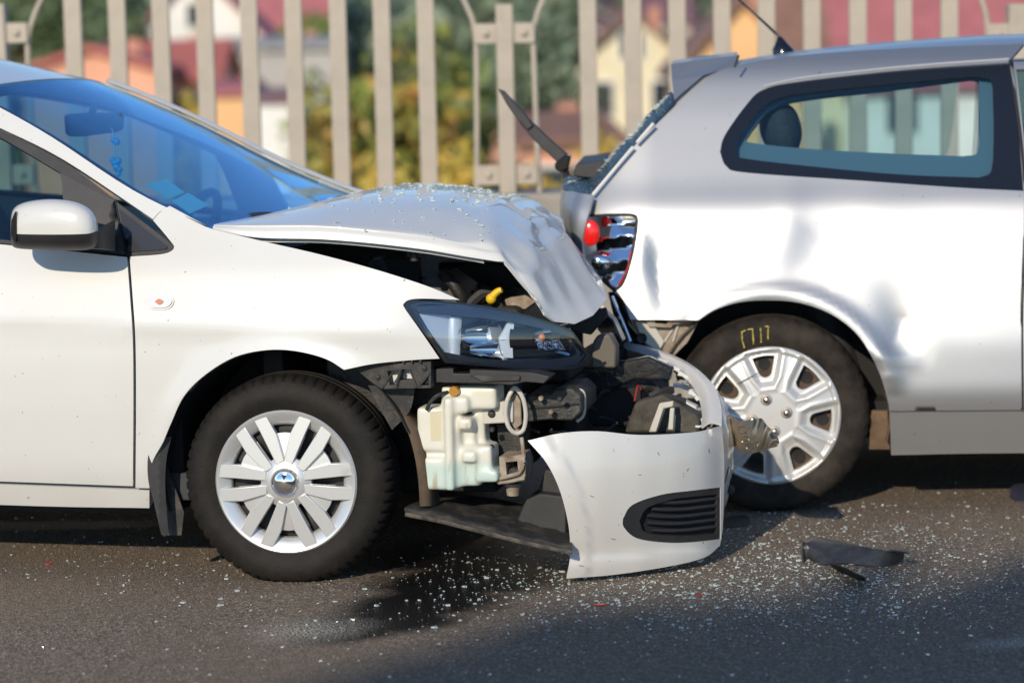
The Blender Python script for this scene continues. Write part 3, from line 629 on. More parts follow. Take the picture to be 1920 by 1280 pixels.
def lin(P, n):
    out = []
    for a, b in zip(P[:-1], P[1:]): out += [np.array(a) + (np.array(b) - np.array(a)) * k / n for k in range(n)]
    return out + [np.array(P[-1], float)]
frontg = [lin(r, 6) for r in (ridge, mid, nose)]; frontg = [list(r) for r in zip(*[lin(list(c), 9) for c in zip(*frontg)])]
nf = len(frontg)
for i, r in enumerate(frontg):
    t = i / (nf - 1)
    for j, p in enumerate(r):
        s = j / (len(r) - 1); k = math.sin(math.pi * min(1, t * 1.05)) * (1 if .1 < s < .97 else .15)
        d = .012 * (tri(s * 2.3 + t * .7) - .5) + .010 * (tri(s * 4.3 - t * 1.4) - .5) + .006 * (tri(s * 7 + t * 2.2) - .5) * (s > .45)
        p[0] += k * d; p[2] += k * d * .5
for i, r in enumerate(frontg):
    t = i / (nf - 1)
    for j, p in enumerate(r):
        s = j / (len(r) - 1); k = math.sin(math.pi * t) ** .6
        c1 = max(0, 1 - abs(s - .30 - .12 * t) / .07); c2 = max(0, 1 - abs(s - .58 + .16 * t) / .06); c3 = max(0, 1 - abs(t - .30 - .5 * (s - .5)) / .10) * (s > .42); c4 = max(0, 1 - abs(s - .80 - .1 * t) / .06); c5 = max(0, 1 - abs(t - .62 + .3 * s) / .09) * (.35 < s < .8)
        d = k * (.008 * c1 - .006 * c2 + .014 * c3 + .012 * c4 - .010 * c5); p[0] += d; p[2] += .6 * d; p[1] -= .5 * d
for _ in range(1):
    A = np.array(frontg); B = A.copy(); B[1:-1, 1:-1] = .5 * A[1:-1, 1:-1] + .125 * (A[:-2, 1:-1] + A[2:, 1:-1] + A[1:-1, :-2] + A[1:-1, 2:]); frontg = [list(r) for r in B]
allr = topg[:-1] + [[(a + b) / 2 for a, b in zip(ridge_d, frontg[0])]] + frontg[1:]
nt_ = len(topg)
for _ in range(1):
    A = np.array(allr); B = A.copy(); lo_, hi_ = nt_ - 6, nt_ + 4
    B[lo_:hi_, 1:-1] = .5 * A[lo_:hi_, 1:-1] + .25 * (A[lo_ - 1:hi_ - 1, 1:-1] + A[lo_ + 1:hi_ + 1, 1:-1]); allr = [list(r) for r in B]
hood = sheet('bonnet', allr, WHITE, car, thick=.006, sharp=28, flip=(.3, 0, 1))
inner = [[p + np.array([0, .02 if j < len(r) // 2 else -.02, -.028]) for j, p in enumerate(r)] for r in topg[4:-3]]
inn = []
for r in inner:
    n = len(r); inn.append(r[3:n - 3])
sheet('bonnet_frame', inn, WHITE, car, thick=.012, sharp=30, flip=(0, 0, 1))
tube('bonnet_buffer', [W(776, 470, .2), W(777, 489, .2)], .012, DUSTYP, car)
# scrapes on the crushed nose
for q in [[(1068, 520, 0), (1072, 545, 0), (1066, 560, 0)], [(1090, 540, 0), (1108, 532, 0), (1122, 528, 0)], [(1056, 590, 0), (1075, 570, 0)]]:
    pass
# --- wipers and cowl
box('cowl', W(420, 430, .25) + np.array([-.05, 0, -.05]), W(420, 430, 1.45) + np.array([.10, 0, -.012]), BLACKP, car)
tube('wiper', [W(438, 418, .38), W(470, 405, .42), W(505, 403, .46), W(520, 405, .48)], .009, BLACKP, car, 8)
tube('wiper', [W(590, 382, 1.28), W(612, 374, 1.3), W(650, 372, 1.36)], .009, BLACKP, car, 8)
# --- cabin
box('cabin_floor', (-2.6, .08, .22), (.0, WW - .08, .30), INTER, car); box('firewall', (-.12, .14, .25), (-.06, WW - .14, .93), DARKIN, car)
dash = [[(-.22, v, .93), (-.38, v, .95 + .03 * math.exp(-((v - .52) / .22) ** 2)), (-.55, v, .93 + .06 * math.exp(-((v - .50) / .2) ** 2)), (-.64, v, .85), (-.62, v, .60), (-.5, v, .5)] for v in np.linspace(.14, WW - .14, 13)]
sheet('dashboard', grid_loft(dash, 1, 4), INTER, car, thick=.01, flip=(0, 0, 1))
sw = empty('steering_wheel', parent=car); cW = np.array([-.72, 1.22, .90]); ring = []
for k in range(33):
    a = 2 * math.pi * k / 32; ring.append(cW + np.array([.17 * math.sin(a) * .42, .185 * math.cos(a), .17 * math.sin(a) * .9]))
tube('rim', ring, .016, INTER, sw, 8, 1, False)
for a in (0, math.pi, -math.pi / 2): tube('spoke', [cW, cW + np.array([.15 * math.sin(a) * .42, .165 * math.cos(a), .15 * math.sin(a) * .9])], .014, INTER, sw, 6)
def seat(u, v, parent, col):
    s = empty('seat', parent=parent)
    sheet('cushion', grid_loft([[(u + a, v - .25, .42), (u + a, v - .22, .5 + b), (u + a, v, .48 + b), (u + a, v + .22, .5 + b), (u + a, v + .25, .42)] for a, b in ((-.05, .0), (.2, .02), (.45, .03))], 4, 4), col, s, thick=.08, flip=(0, 0, 1))
    back = []
    for z, hw, th in ((.45, .24, .1), (.7, .25, .11), (.95, .23, .09), (1.06, .16, .07)):
        uu = u - .1 - (z - .45) * .32
        back.append([(uu + th * math.cos(a), v + hw * math.sin(a), z) for a in np.linspace(0, 2 * math.pi, 17)])
    sheet('backrest', grid_loft(back, 4, 1), col, s)
    hr = []
    for z, hw, th in ((1.08, .06, .03), (1.10, .12, .045), (1.20, .135, .05), (1.27, .11, .045), (1.29, .05, .02)):
        uu = u - .12 - (z - .45) * .32
        hr.append([(uu + th * math.cos(a), v + hw * math.sin(a), z) for a in np.linspace(0, 2 * math.pi, 17)])
    sheet('headrest', grid_loft(hr, 4, 1), col, s); return s
for v in (.45, 1.23): seat(-1.25, v, car, INTER)
# rear-view mirror with a hanging charm, two paper passes behind the glass
mp = [W(x, y, .80) + np.array([-.02, 0, -.004]) for x, y in ((155, 216), (160, 210), (238, 208), (246, 216), (244, 238), (236, 246), (166, 255), (157, 248))]
rvm = mk('rear_view_mirror', [p for p in mp] + [p + np.array([-.05, .01, 0]) for p in mp], [tuple(range(8)), tuple(range(15, 7, -1))] + [(i, (i + 1) % 8, 8 + (i + 1) % 8, 8 + i) for i in range(8)], INTER, car); bev(rvm, .006)
tube('mirror_stalk', [W(200, 212, .82) + np.array([-.05, 0, 0]), W(205, 192, .84) + np.array([-.05, 0, 0])], .012, INTER, car, 8)
BEAD = mat('turquoise_beads', (.04, .42, .55), .15, coat=.6)
ch = empty('charm', parent=car)
tube('charm_cord', [W(208, 240, .78), W(212, 250, .78), W(214, 300, .78)], .0018, mat('pale_cord', (.6, .6, .58), .6), ch, 6)
def ball(name, c, r, m, parent, sq=(1, 1, 1), n=10):
    V = []; F = []
    for i in range(n + 1):
        for k in range(2 * n):
            a = math.pi * i / n; b = math.pi * k / n; V.append((c[0] + r * sq[0] * math.sin(a) * math.cos(b), c[1] + r * sq[1] * math.sin(a) * math.sin(b), c[2] + r * sq[2] * math.cos(a)))
    for i in range(n):
        for k in range(2 * n): F.append((i * 2 * n + k, i * 2 * n + (k + 1) % (2 * n), (i + 1) * 2 * n + (k + 1) % (2 * n), (i + 1) * 2 * n + k))
    bm = bmesh.new(); vs = [bm.verts.new(v) for v in V]
    for f in F:
        try: bm.faces.new([vs[i] for i in f])
        except ValueError: pass
    bmesh.ops.remove_doubles(bm, verts=bm.verts, dist=1e-5); bmesh.ops.recalc_face_normals(bm, faces=bm.faces)
    me = bpy.data.meshes.new(name); bm.to_mesh(me); bm.free(); return link(name, me, m, parent)
for x, y, r in ((213, 263, .010), (219, 266, .011), (211, 300, .010), (216, 305, .013), (222, 302, .011), (219, 314, .013), (224, 318, .010), (222, 326, .009)): ball('bead', W(x, y, .78), r, BEAD, ch, n=6)
PAPER = mat('pale_green_paper', (.42, .62, .50), .8)
for q in (((274, 345), (312, 336), (346, 360), (318, 372)), ((324, 376), (352, 361), (391, 384), (358, 399))):
    P = [W(x, y, .36 + (x - 274) * .0006) for x, y in q]; mk('paper_pass', P + [p + np.array([-.003, 0, -.003]) for p in P], [(0, 1, 2, 3), (7, 6, 5, 4)] + [(i, (i + 1) % 4, 4 + (i + 1) % 4, 4 + i) for i in range(4)], PAPER, car, False)
# --- far side of the body and the floor pan
for o in [q for q in list(car.children) if q.name.split('.')[0] in ('fender', 'door', 'rear_side', 'sill', 'pillar', 'window_frame', 'window_glass')]: mirrored(o, WW)
box('floor_pan', (-2.95, .13, .17), (-.40, WW - .13, .23), DARKIN, car); box('engine_tray', (-.2, .42, .20), (.50, 1.26, .26), DARKIN, car)
box('inner_side', (-.42, .10, .24), (-.36, .18, .92), DARKIN, car); box('rear_body', (-3.02, .10, .24), (-2.85, WW - .10, .90), DARKIN, car)
# --- wheel arch liner, mud flap
def arch_liner(name, cu, cz, r, v0, v1, a0, a1, m, parent, n=26):
    G = [[(cu + r * math.cos(a), v, cz + r * math.sin(a)) for v in (v0, (v0 + v1) / 2, v1)] for a in np.linspace(a0, a1, n)]
    return sheet(name, G, m, parent, thick=.004, flip=(0, 0, 1))
arch_liner('wheel_arch_liner', HUBU, HUBZ, .385, .035, .42, math.radians(22), math.radians(195), DARKIN, car)
box('strut_tower', (HUBU - .40, .40, .22), (HUBU + .30, .44, .90), DARKIN, car)
box('suspension_arm', (HUBU - .2, .30, .20), (HUBU + .12, .75, .24), ENGINE, car)
sheet('liner_edge', grid_loft([[W(x - 8, y, .055), W(x + 10, y, .075), W(x + 26, y, .17)] for x, y in [(742, 770), (768, 800), (784, 850), (792, 900), (795, 948)]], 4, 3), mat('muddy_liner', (.11, .075, .045), .8, noise=((.05, .035, .022), 14, .4, .65)), car, thick=.006)
panel('liner_flap', path([(690, 722), (778, 728)], [(778, 728), (768, 770), (735, 806)], [(735, 806), (715, 770), (690, 722)]), lambda x, y: W(x, y, .045 + (x - 690) * .0003), DUSTYP, car, step=12, thick=.005)
flap = panel('mud_flap', path([(284, 830), (296, 822), (322, 818)], [(322, 818), (312, 860), (310, 920), (316, 1000)], [(316, 1000), (308, 1005), (302, 1000)], [(302, 1000), (288, 940), (278, 900), (277, 860), (284, 830)]), lambda x, y: W(x, y, -.015 + .0006 * max(0, x - 296)), BLACKP, car, step=9, thick=.012)
panel('mud_flap_inner', path([(312, 870), (345, 960)], [(345, 960), (340, 1003)], [(340, 1003), (314, 1003)], [(314, 1003), (312, 870)]), lambda x, y: W(x, y, .05), DUSTYP, car, step=12, thick=.006)
# --- wheels
def tyre(name, R, width, cz, parent, m, rim_r, nseg=240, notch=.0045):
    k = width; prof = [(rim_r - .014, .03), (rim_r, .008), (rim_r + .012, .001), (rim_r + .03, -.004), (R - .055, -.006), (R - .035, -.001), (R - .020, .008), (R - .011, .017), (R - .004, .030), (R - .0005, .05), (R, .07), (R - .008, .072), (R - .008, .080), (R, .082),
                        (R, k - .082), (R - .008, k - .080), (R - .008, k - .072), (R, k - .07), (R - .0005, k - .05), (R - .004, k - .03), (R - .02, k - .008), (R - .055, k + .006), (rim_r, k - .008), (rim_r - .014, k - .03)]
    def mod(s, i):
        if i in (7, 8, 9) and s % 4 == 0: return -notch * (1.4 if i > 6 else .8)
        if i in (3, 4) and s % 2 == 0: return .0006
        return 0
    o = lathe_y(name, prof, (0, 0, 0), m, parent, nseg, 24, mod)
    for v in o.data.vertices:
        if v.co.z < -cz + .003:
            v.co.z = -cz + .003 * math.exp((v.co.z + cz - .003) / .01)
        if v.co.z < -cz + .06: v.co.y += (-.008 if v.co.y < width / 2 else .008) * (1 - (v.co.z + cz) / .06)
    return o
def prism_xz(name, poly, y0, y1, m, parent, bevel=.003, cham=0.0):
    n = len(poly); c = np.mean(np.array(poly), 0)
    front = [((c[0] + (p[0] - c[0]) * (1 - cham)), y0, (c[1] + (p[1] - c[1]) * (1 - cham))) for p in poly]
    V = front + [(p[0], y1, p[1]) for p in poly]
    F = [tuple(range(n)), tuple(range(2 * n - 1, n - 1, -1))] + [(i, (i + 1) % n, n + (i + 1) % n, n + i) for i in range(n)]
    o = mk(name, V, F, m, parent, True, 25); return bev(o, bevel) if bevel else o
wheel = empty('front_wheel', (HUBU, 0, HUBZ), math.radians(4), car)
tyre('tyre', .306, .19, HUBZ, wheel, RUBBER, .205)
RC = .2065
lathe_y('hubcap', [(RC, .012), (RC + .001, .003), (RC - .004, -.002), (RC - .012, .000), (RC - .030, .012), (RC - .040, .018), (RC - .044, .028), (RC - .044, .034)], (0, 0, 0), CAPW, wheel, 96, 40)
lathe_y('hub_disc', [(.0, -.012), (.030, -.012), (.045, -.010), (.060, -.005), (.074, .004), (.074, .02), (.0, .02)], (0, 0, 0), CAPW, wheel, 48, 50)
lathe_y('steel_rim', [(.0, .045), (.06, .045), (.09, .055), (.12, .045), (.165, .040), (.185, .05), (.2, .03), (.2, .06), (.195, .16)], (0, 0, 0), STEELD, wheel, 64, 40)
cap = lathe_y('centre_cap', [(.0, -.021), (.012, -.0205), (.024, -.0175), (.031, -.014), (.034, -.014), (.036, -.017), (.040, -.017), (.043, -.010)], (0, 0, 0), CHROME, wheel, 48, 50)
prism_xz('emblem', [(-.006, .024), (.006, .024), (0, .010)], -.0235, -.017, STEELD, wheel, 0)
star = []
for k in range(6):
    a = math.radians(60 * k + 1.0)
    for r, d in ((.142, -.0125), (.08, -.0075), (.066, -.004), (.066, .004), (.08, .0075), (.142, .0125)): star.append(np.array((r * math.cos(a) - d * math.sin(a), r * math.sin(a) + d * math.cos(a))))
    for q in (.25, .5, .75):
        b_ = a + math.radians(5.2) + q * math.radians(49.6); star.append(np.array((.142 * math.cos(b_), .142 * math.sin(b_))))
panel('spoke_web', star, lambda x, z: np.array((x, .000 + .010 * (math.hypot(x, z) / .14) ** 2, z)), CAPW, wheel, step=.012, extr=(0, .012, 0))
for k in range(6):
    a = math.radians(60 * k + 1.0)
    for sgn in (-1, 1):
        i0, i1 = (.0060, .0145); w0, w1 = .043, .040
        poly = [(.055, sgn * i0), (.16, sgn * i1), (.2015, sgn * (i1 + .002)), (.196, sgn * (i1 + w1 * .98)), (.13, sgn * (i0 + w0 + .004)), (.055, sgn * (i0 + w0 * .62))]
        poly = [(x * math.cos(a) - y * math.sin(a), x * math.sin(a) + y * math.cos(a)) for x, y in poly]
        if sgn < 0: poly = poly[::-1]
        o = prism_xz('spoke', poly, 0, .012, CAPW, wheel, .002, .0)
        for v in o.data.vertices:
            r = math.hypot(v.co.x, v.co.z); base = -.009 + .009 * (r / .2) ** 2
            v.co.y = base - .0 if v.co.y < .006 else base + .022
for k in range(12):
    a = math.radians(30 * k + 15); r = .165
    lathe_y('vent_hole', [(.0, .001), (.014, .001), (.017, -.004), (.019, .003)], (r * math.cos(a), .036, r * math.sin(a)), GLOSSB, wheel, 16, 40)
def copy_tree(o, parent):
    c = o.copy(); COL.objects.link(c); c.parent = parent
    for ch_ in list(o.children): copy_tree(ch_, c)
    return c
w2 = copy_tree(wheel, car); w2.location = (-2.50, 0.01, HUBZ); w2.rotation_euler = (0, 0, 0); w2.name = 'rear_wheel'
for uu in (HUBU, -2.50):
    w3 = copy_tree(wheel, car); w3.location = (uu, WW, HUBZ); w3.rotation_euler = (0, 0, math.pi); w3.name = 'front_wheel' if uu == HUBU else 'rear_wheel'
# ================================================================ white car: torn front end
def slab(name, pts, v0, v1, m, parent, holes=(), bevel=.003, step=24, smooth_path=False):
    L = path(*( [pts] if smooth_path else [[pts[i], pts[(i + 1) % len(pts)]] for i in range(len(pts))]), step=step)
    o = panel(name, L, (lambda x, y: W(x, y, v0)), m, parent, holes=[path(*[[h[i], h[(i + 1) % len(h)]] for i in range(len(h))], step=step) for h in holes], step=step, extr=(0, v1 - v0, 0))
    if bevel:
        if 'custom_normal' in o.data.attributes: o.data.attributes.remove(o.data.attributes['custom_normal'])
        o.data.set_sharp_from_angle(angle=math.radians(35)); bev(o, bevel)
    return o
HL = empty('headlight', parent=car)
hl_out = path([(758, 568), (778, 563), (860, 567), (950, 581), (1040, 606), (1074, 621)], [(1074, 621), (1107, 667)], [(1107, 667), (1102, 680), (1085, 690), (1040, 694), (960, 691), (900, 686), (834, 680)], [(834, 680), (798, 628), (764, 584), (758, 568)])
hl_in = path([(776, 574), (800, 570), (860, 574), (950, 588), (1038, 611), (1070, 625)], [(1070, 625), (1100, 666)], [(1100, 666), (1082, 684), (1040, 688), (960, 685), (900, 680), (842, 672)], [(842, 672), (806, 624), (776, 574)])
panel('lamp_housing', hl_out, WSo(.008), GLOSSB, HL, holes=(hl_in,), step=12, thick=.05)
panel('lamp_back', hl_out, WSo(.11), mat('lamp_inner_black', (.02, .023, .03), .25, coat=.4), HL, step=22, thick=.01)
panel('lamp_lens', path([(768, 571), (800, 567), (860, 571), (950, 585), (1039, 609), (1072, 623)], [(1072, 623), (1103, 666)], [(1103, 666), (1083, 687), (1040, 691), (960, 688), (900, 683), (838, 676)], [(838, 676), (802, 626), (768, 571)]), lambda x, y: FW.on(fW, x, y, -.004 - .008 * math.sin(math.pi * min(1, max(0, (y - 575) / 110.)))), LENS, HL, step=14, thick=.003)
panel('lamp_sky_reflection', path([(776, 574), (860, 573), (950, 587), (1040, 611), (1072, 625)], [(1072, 625), (1078, 634)], [(1078, 634), (1000, 612), (920, 598), (850, 592), (786, 588)], [(786, 588), (776, 574)]), WSo(.010), mat('navy_reflection_and_trim', (.012, .016, .03), .15, coat=.6), HL, step=12, thick=.05)  # dark sky reflection along the lens top, built in as a navy strip
panel('lamp_chin', path([(842, 672), (832, 660), (900, 672), (1000, 676), (1080, 668), (1098, 664)], [(1098, 664), (1082, 684)], [(1082, 684), (1040, 688), (960, 685), (900, 680), (842, 672)]), WSo(.012), mat('navy_reflection_and_trim'), HL, step=12, thick=.05)
SATIN = mat('satin_reflector', (.55, .60, .68), .3, metal=.45)
panel('lamp_side_reflector', path([(786, 588), (846, 592)], [(846, 592), (842, 662)], [(842, 662), (832, 658), (806, 622), (786, 588)]), lambda x, y: FW.on(fW, x, y, .012 + (x - 786) * .0005), SATIN, HL, step=9, thick=.004)
panel('lamp_divider', path([(842, 594), (866, 594)], [(866, 594), (862, 668)], [(862, 668), (838, 664)], [(838, 664), (842, 594)]), lambda x, y: FW.on(fW, x, y, .03 + .0003 * (x - 852) ** 2 * .15), mat('pale_lamp_trim', (.62, .66, .72), .3, metal=.4), HL, step=8, thick=.01)
def bowl(name, xa, xb, yc, ra, rb, off, m, parent, n=14, a0=math.radians(-100), a1=math.radians(100), pw=.5):
    G = []
    for i in range(n):
        t = i / (n - 1); x = xa + (xb - xa) * t; c = FW.on(fW, x, yc, off); r = ra + (rb - ra) * t ** pw
        G.append([(c[0], c[1] + r * math.cos(a), c[2] + r * math.sin(a)) for a in np.linspace(a0, a1, 25)])
    return sheet(name, G, m, parent, sharp=60)
bowl('reflector', 858, 946, 632, .012, .064, .030, CHROME, HL)
bowl('reflector', 880, 950, 655, .010, .030, .03, CHROME, HL, 8)
panel('reflector_edge', path([(952, 604), (945, 618), (936, 636), (940, 655), (946, 670)], [(946, 670), (962, 671)], [(962, 671), (961, 640), (964, 606)], [(964, 606), (952, 604)]), WSo(.028), mat('white_lamp_trim', (.74, .76, .80), .3, metal=.3), HL, step=8, thick=.02)
bowl('lamp_tube', 960, 1003, 634, .034, .030, .048, GLOSSB, HL, 6, 0, 2 * math.pi)
bowl('indicator_bowl', 1000, 1066, 636, .018, .046, .030, CHROME, HL, 10, pw=.8)
ball('indicator_bulb', FW.on(fW, 1016, 632, .025), .010, mat('orange_bulb', (.75, .22, .05), .2, coat=.5), HL, n=8)
panel('indicator_mesh', path([(1008, 642), (1048, 634)], [(1048, 634), (1062, 656)], [(1062, 656), (1006, 656)], [(1006, 656), (1008, 642)]), lambda x, y: FW.on(fW, x, y, .03 + .004 * math.sin(x * 1.2) * math.sin(y * 1.2)), CHROME, HL, step=3, thick=.003)
# bracket behind the lost bumper corner
T1, T2, T3 = [(726, 695), (748, 692), (741, 722), (731, 722)], [(753, 692), (770, 692), (778, 712), (748, 712)], [(790, 722), (804, 704), (804, 722)]
slab('bumper_bracket', [(664, 689), (700, 681), (808, 678), (808, 727), (745, 728), (716, 729), (694, 714)], .006, .04, DUSTYP, car, holes=(T1, T2, T3), step=12)
slab('bracket_backing', [(690, 690), (807, 684), (807, 726), (715, 726)], .042, .047, WHITE, car, step=30, bevel=0)
for k in range(8):
    x = 674 + k * 16; y = 689 - min(8, (x - 664) * .12); box('clip', W(x, y, -.004), W(x + 8, y - 8, .02), DUSTYP, car, .001)
for q in (((716, 728), (738, 696)), ((744, 726), (752, 694)), ((782, 726), (768, 692)), ((786, 724), (806, 700))): tube('bracket_rib', [W(*q[0], .004), W(*q[1], .004)], .003, DUSTYP, car, 6)
for x, y in ((708, 707), (795, 690)): lathe_y('screw', [(.0, -.004), (.007, -.003), (.008, .004)], W(x, y, .003), STEELD, car, 10)
slab('lamp_carrier', [(808, 692), (850, 690), (850, 700), (880, 700), (880, 692), (960, 696), (1000, 698), (1032, 706), (1020, 719), (985, 716), (960, 722), (900, 719), (815, 717)], .045, .13, BLACKP, car, step=24)
slab('carrier_lip', [(880, 704), (975, 704), (975, 714), (905, 716)], .038, .05, DUSTYP, car, step=24)
# reservoir: many rounded volumes grown into one moulded bottle
bm = bmesh.new()
for (x0, y0, x1, y1, a, b) in ((782, 764, 838, 846, .07, .18), (790, 836, 838, 862, .085, .18), (794, 858, 838, 919, .065, .18), (835, 746, 847, 921, .05, .18), (846, 744, 878, 776, .065, .17), (846, 724, 930, 768, .085, .2), (826, 724, 850, 760, .08, .16),
                         (846, 776, 862, 915, .075, .18), (858, 784, 884, 806, .062, .18), (858, 806, 890, 842, .10, .18), (858, 836, 900, 912, .082, .18), (866, 846, 892, 868, .058, .15), (898, 836, 921, 900, .075, .18), (894, 882, 934, 905, .07, .17), (888, 768, 908, 840, .12, .19)):
    p = W(x0, y1, a); q = W(x1, y0, a); V, F = box_v((p[0], a, p[2]), (q[0], b, q[2])); vs = [bm.verts.new(v) for v in V]
    for f in F: bm.faces.new([vs[i] for i in f])
me = bpy.data.meshes.new('washer_tank'); bm.to_mesh(me); bm.free(); tank = link('washer_tank', me, TANK, car, True)
r_ = tank.modifiers.new('remesh', 'REMESH'); r_.mode = 'VOXEL'; r_.voxel_size = .0035; r_.use_smooth_shade = True
s_ = tank.modifiers.new('smooth', 'SMOOTH'); s_.iterations = 70; s_.factor = .5
panel('tank_label', path([(806, 772), (830, 770)], [(830, 770), (831, 826)], [(831, 826), (808, 826)], [(808, 826), (806, 772)]), lambda x, y: W(x, y, .0685), mat('faded_label', (.58, .52, .36), .7), tank, step=14, thick=.002)
lathe_y('tank_cap', [(.0, -.01), (.014, -.01), (.016, 0), (.016, .04)], W(852, 733, .075), mat('amber_residue', (.42, .20, .03), .25, coat=.5), tank, 16)
tube('hose', [W(800, 768, .06), W(808, 752, .055), (W(822, 740, .06)), W(840, 735, .08)], .0055, BLACKP, car, 8)
slab('rail_flange', [(905, 754), (962, 752), (962, 792), (905, 795)], .12, .30, BAREM, car, step=24)
lathe_y('bolt', [(.0, -.008), (.008, -.007), (.012, 0)], W(922, 776, .12), STEELD, car, 10)
tube('loop_bracket', [W(x, y, v) for x, y, v in ((962, 728, .11), (952, 748, .10), (948, 775, .10), (954, 800, .10), (968, 812, .11), (982, 804, .115), (986, 775, .115), (980, 745, .11), (968, 728, .11), (962, 728, .11))], .0065, BAREM, car, 8, 4)
slab('loop_plate', [(953, 752), (966, 735), (976, 752), (978, 795), (966, 806), (955, 790)], .13, .14, RUSTM, car, step=20)
slab('crash_box', [(986, 741), (1032, 738), (1040, 729), (1074, 727), (1090, 742), (1090, 772), (1074, 789), (1030, 787), (986, 792)], .19, .42, mat('weathered_black_box', (.022, .022, .02), .5, noise=((.09, .085, .07), 30, .5, .75), bump=.5, bscale=90), car, step=16, bevel=.006)
tube('crash_box_seam', [W(986, 765, .188), W(1030, 763, .187), W(1086, 757, .188)], .003, BLACKP, car, 6)
tube('crash_box_flange', [W(x, y, .24) for x, y in ((1078, 730), (1094, 736), (1095, 775), (1082, 790))], .005, BAREM, car, 6)
slab('support_column', [(930, 792), (984, 800), (980, 856), (936, 856)], .20, .28, ENGINE, car, step=24)
slab('rust_bracket', [(936, 856), (980, 852), (986, 870), (984, 902), (938, 905)], .10, .20, RUSTM, car, holes=([(948, 866), (970, 864), (972, 888), (950, 890)],), step=12)
tube('rust_link', [W(934, 898, .095), W(955, 892, .09), W(975, 884, .09), W(982, 860, .095), W(978, 820, .11)], .006, RUSTM, car, 8)
tube('rust_link', [W(934, 905, .095), W(958, 902, .09), W(984, 896, .09)], .005, RUSTM, car, 8)
lathe_y('drain_plug', [(.0, 0), (.02, 0), (.022, .01), (.022, .05)], W(964, 890, .12), ENGINE, car, 16)
tube('drain_spring', [W(962, 905, .15), W(962, 928, .15)], lambda t: .024 - .006 * t, RUSTM, car, 12)
# splash tray hanging to the road
e0 = [(760, 962), (830, 976), (900, 994), (980, 1014), (1072, 1034)]; e1 = [(790, 938), (850, 950), (920, 968), (990, 990), (1074, 1010)]; e2 = [(830, 934), (890, 930), (960, 940), (1030, 960), (1090, 975)]
tr = grid_loft([[W(x, y, .03) for x, y in e0], [W(x, y - 12, .04) for x, y in e0], [W(x, y, .15) for x, y in e1], [W(x, y, .34) for x, y in e2]], 5, 6)
for i, r in enumerate(tr):
    for j, p in enumerate(r): p[2] += .004 * math.sin(j * 1.9) * (i % 3) * .5
sheet('splash_tray', tr, DUSTYP, car, thick=.006, sharp=35)
tube('tray_lip', [W(x, y + 2, .028) for x, y in e0], .006, mat('worn_lip', (.12, .10, .075), .7, noise=((.03, .027, .024), 25, .4, .6)), car, 6)
slab('air_duct', [(1022, 878), (1052, 886), (1066, 930), (1066, 945), (1004, 936)], .24, .5, BLACKP, car, bevel=.006)
slab('air_duct', [(985, 936), (1012, 924), (1064, 930), (1062, 1012), (958, 996)], .20, .45, BLACKP, car, bevel=.006)
# engine bay
box('engine_block', (-.02, .38, .30), (.60, 1.30, .76), ENGINE, car, .02); box('battery', (.20, .95, .70), (.48, 1.25, .84), BLACKP, car, .01)
box('inner_wing', (.05, .20, .45), (.62, .24, .70), ENGINE, car, .01); box('radiator', (.70, .44, .24), (.75, 1.25, .54), DARKIN, car, .01)
box('slam_panel', (.68, .36, .54), (.74, 1.30, .58), DARKIN, car, .01)
rng = np.random.default_rng(3)
for k in range(16):
    x = rng.uniform(640, 980); y = 470 + (x - 640) * .22 + rng.uniform(25, 60); v = rng.uniform(.35, .9); p = W(x, min(y, 560), v)
    tube('hose', [p + np.array([rng.uniform(-.12, -.04), 0, rng.uniform(-.07, 0)]), p + np.array([0, .03, .015]), p + np.array([rng.uniform(.04, .12), .02, rng.uniform(-.07, 0)])], rng.uniform(.008, .02), ENGINE if k % 3 else BLACKP, car, 8)
lathe_y('filler_cap', [(.0, 0), (.03, 0), (.034, .01), (.034, .04)], W(708, 502, .40), mat('grey_cap', (.16, .17, .19), .35), car, 20)
slab('air_box', [(790, 525), (828, 512), (868, 540), (886, 575), (810, 560)], .42, .60, mat('grey_engine_plastic', (.06, .06, .06), .5, noise=((.12, .11, .10), 18, .45, .7)), car, bevel=.008)
tube('breather_hose', [W(830, 512, .40), W(848, 530, .38), W(862, 552, .38), W(872, 575, .4)], .018, ENGINE, car, 12)
YEL = mat('yellow_plastic', (.80, .52, .02), .4)
tube('dipstick_handle', [W(920, 562, .36), W(926, 553, .36), W(934, 546, .36), W(941, 543, .36)], lambda t: .013 - .004 * t, YEL, car, 10); ball('dipstick_ring', W(921, 560, .36), .016, YEL, car, n=8)
slab('latch_bracket', [(945, 560), (985, 553), (1004, 566), (985, 580), (950, 576)], .40, .46, RUSTM, car)
slab('grille_carrier', [(1040, 604), (1136, 576), (1140, 590), (1108, 628), (1078, 622)], .55, .565, BLACKP, car, bevel=.004)
slab('grille_carrier', [(1118, 570), (1150, 600), (1168, 640), (1150, 650), (1120, 618)], .80, .86, GLOSSB, car, bevel=.004)
slab('crush_block', [(1112, 640), (1120, 628), (1142, 626), (1155, 650), (1154, 690), (1108, 690)], .50, .56, mat('taupe_plastic', (.12, .105, .085), .5), car, bevel=.006)
slab('cross_beam', [(1020, 690), (1110, 688), (1215, 668), (1262, 690), (1255, 715), (1190, 712), (1120, 740), (1030, 742)], .58, .62, mat('wet_black_beam', (.012, .014, .020), .25, noise=((.03, .028, .025), 20, .4, .7), bump=.6, bscale=40), car, bevel=.008)
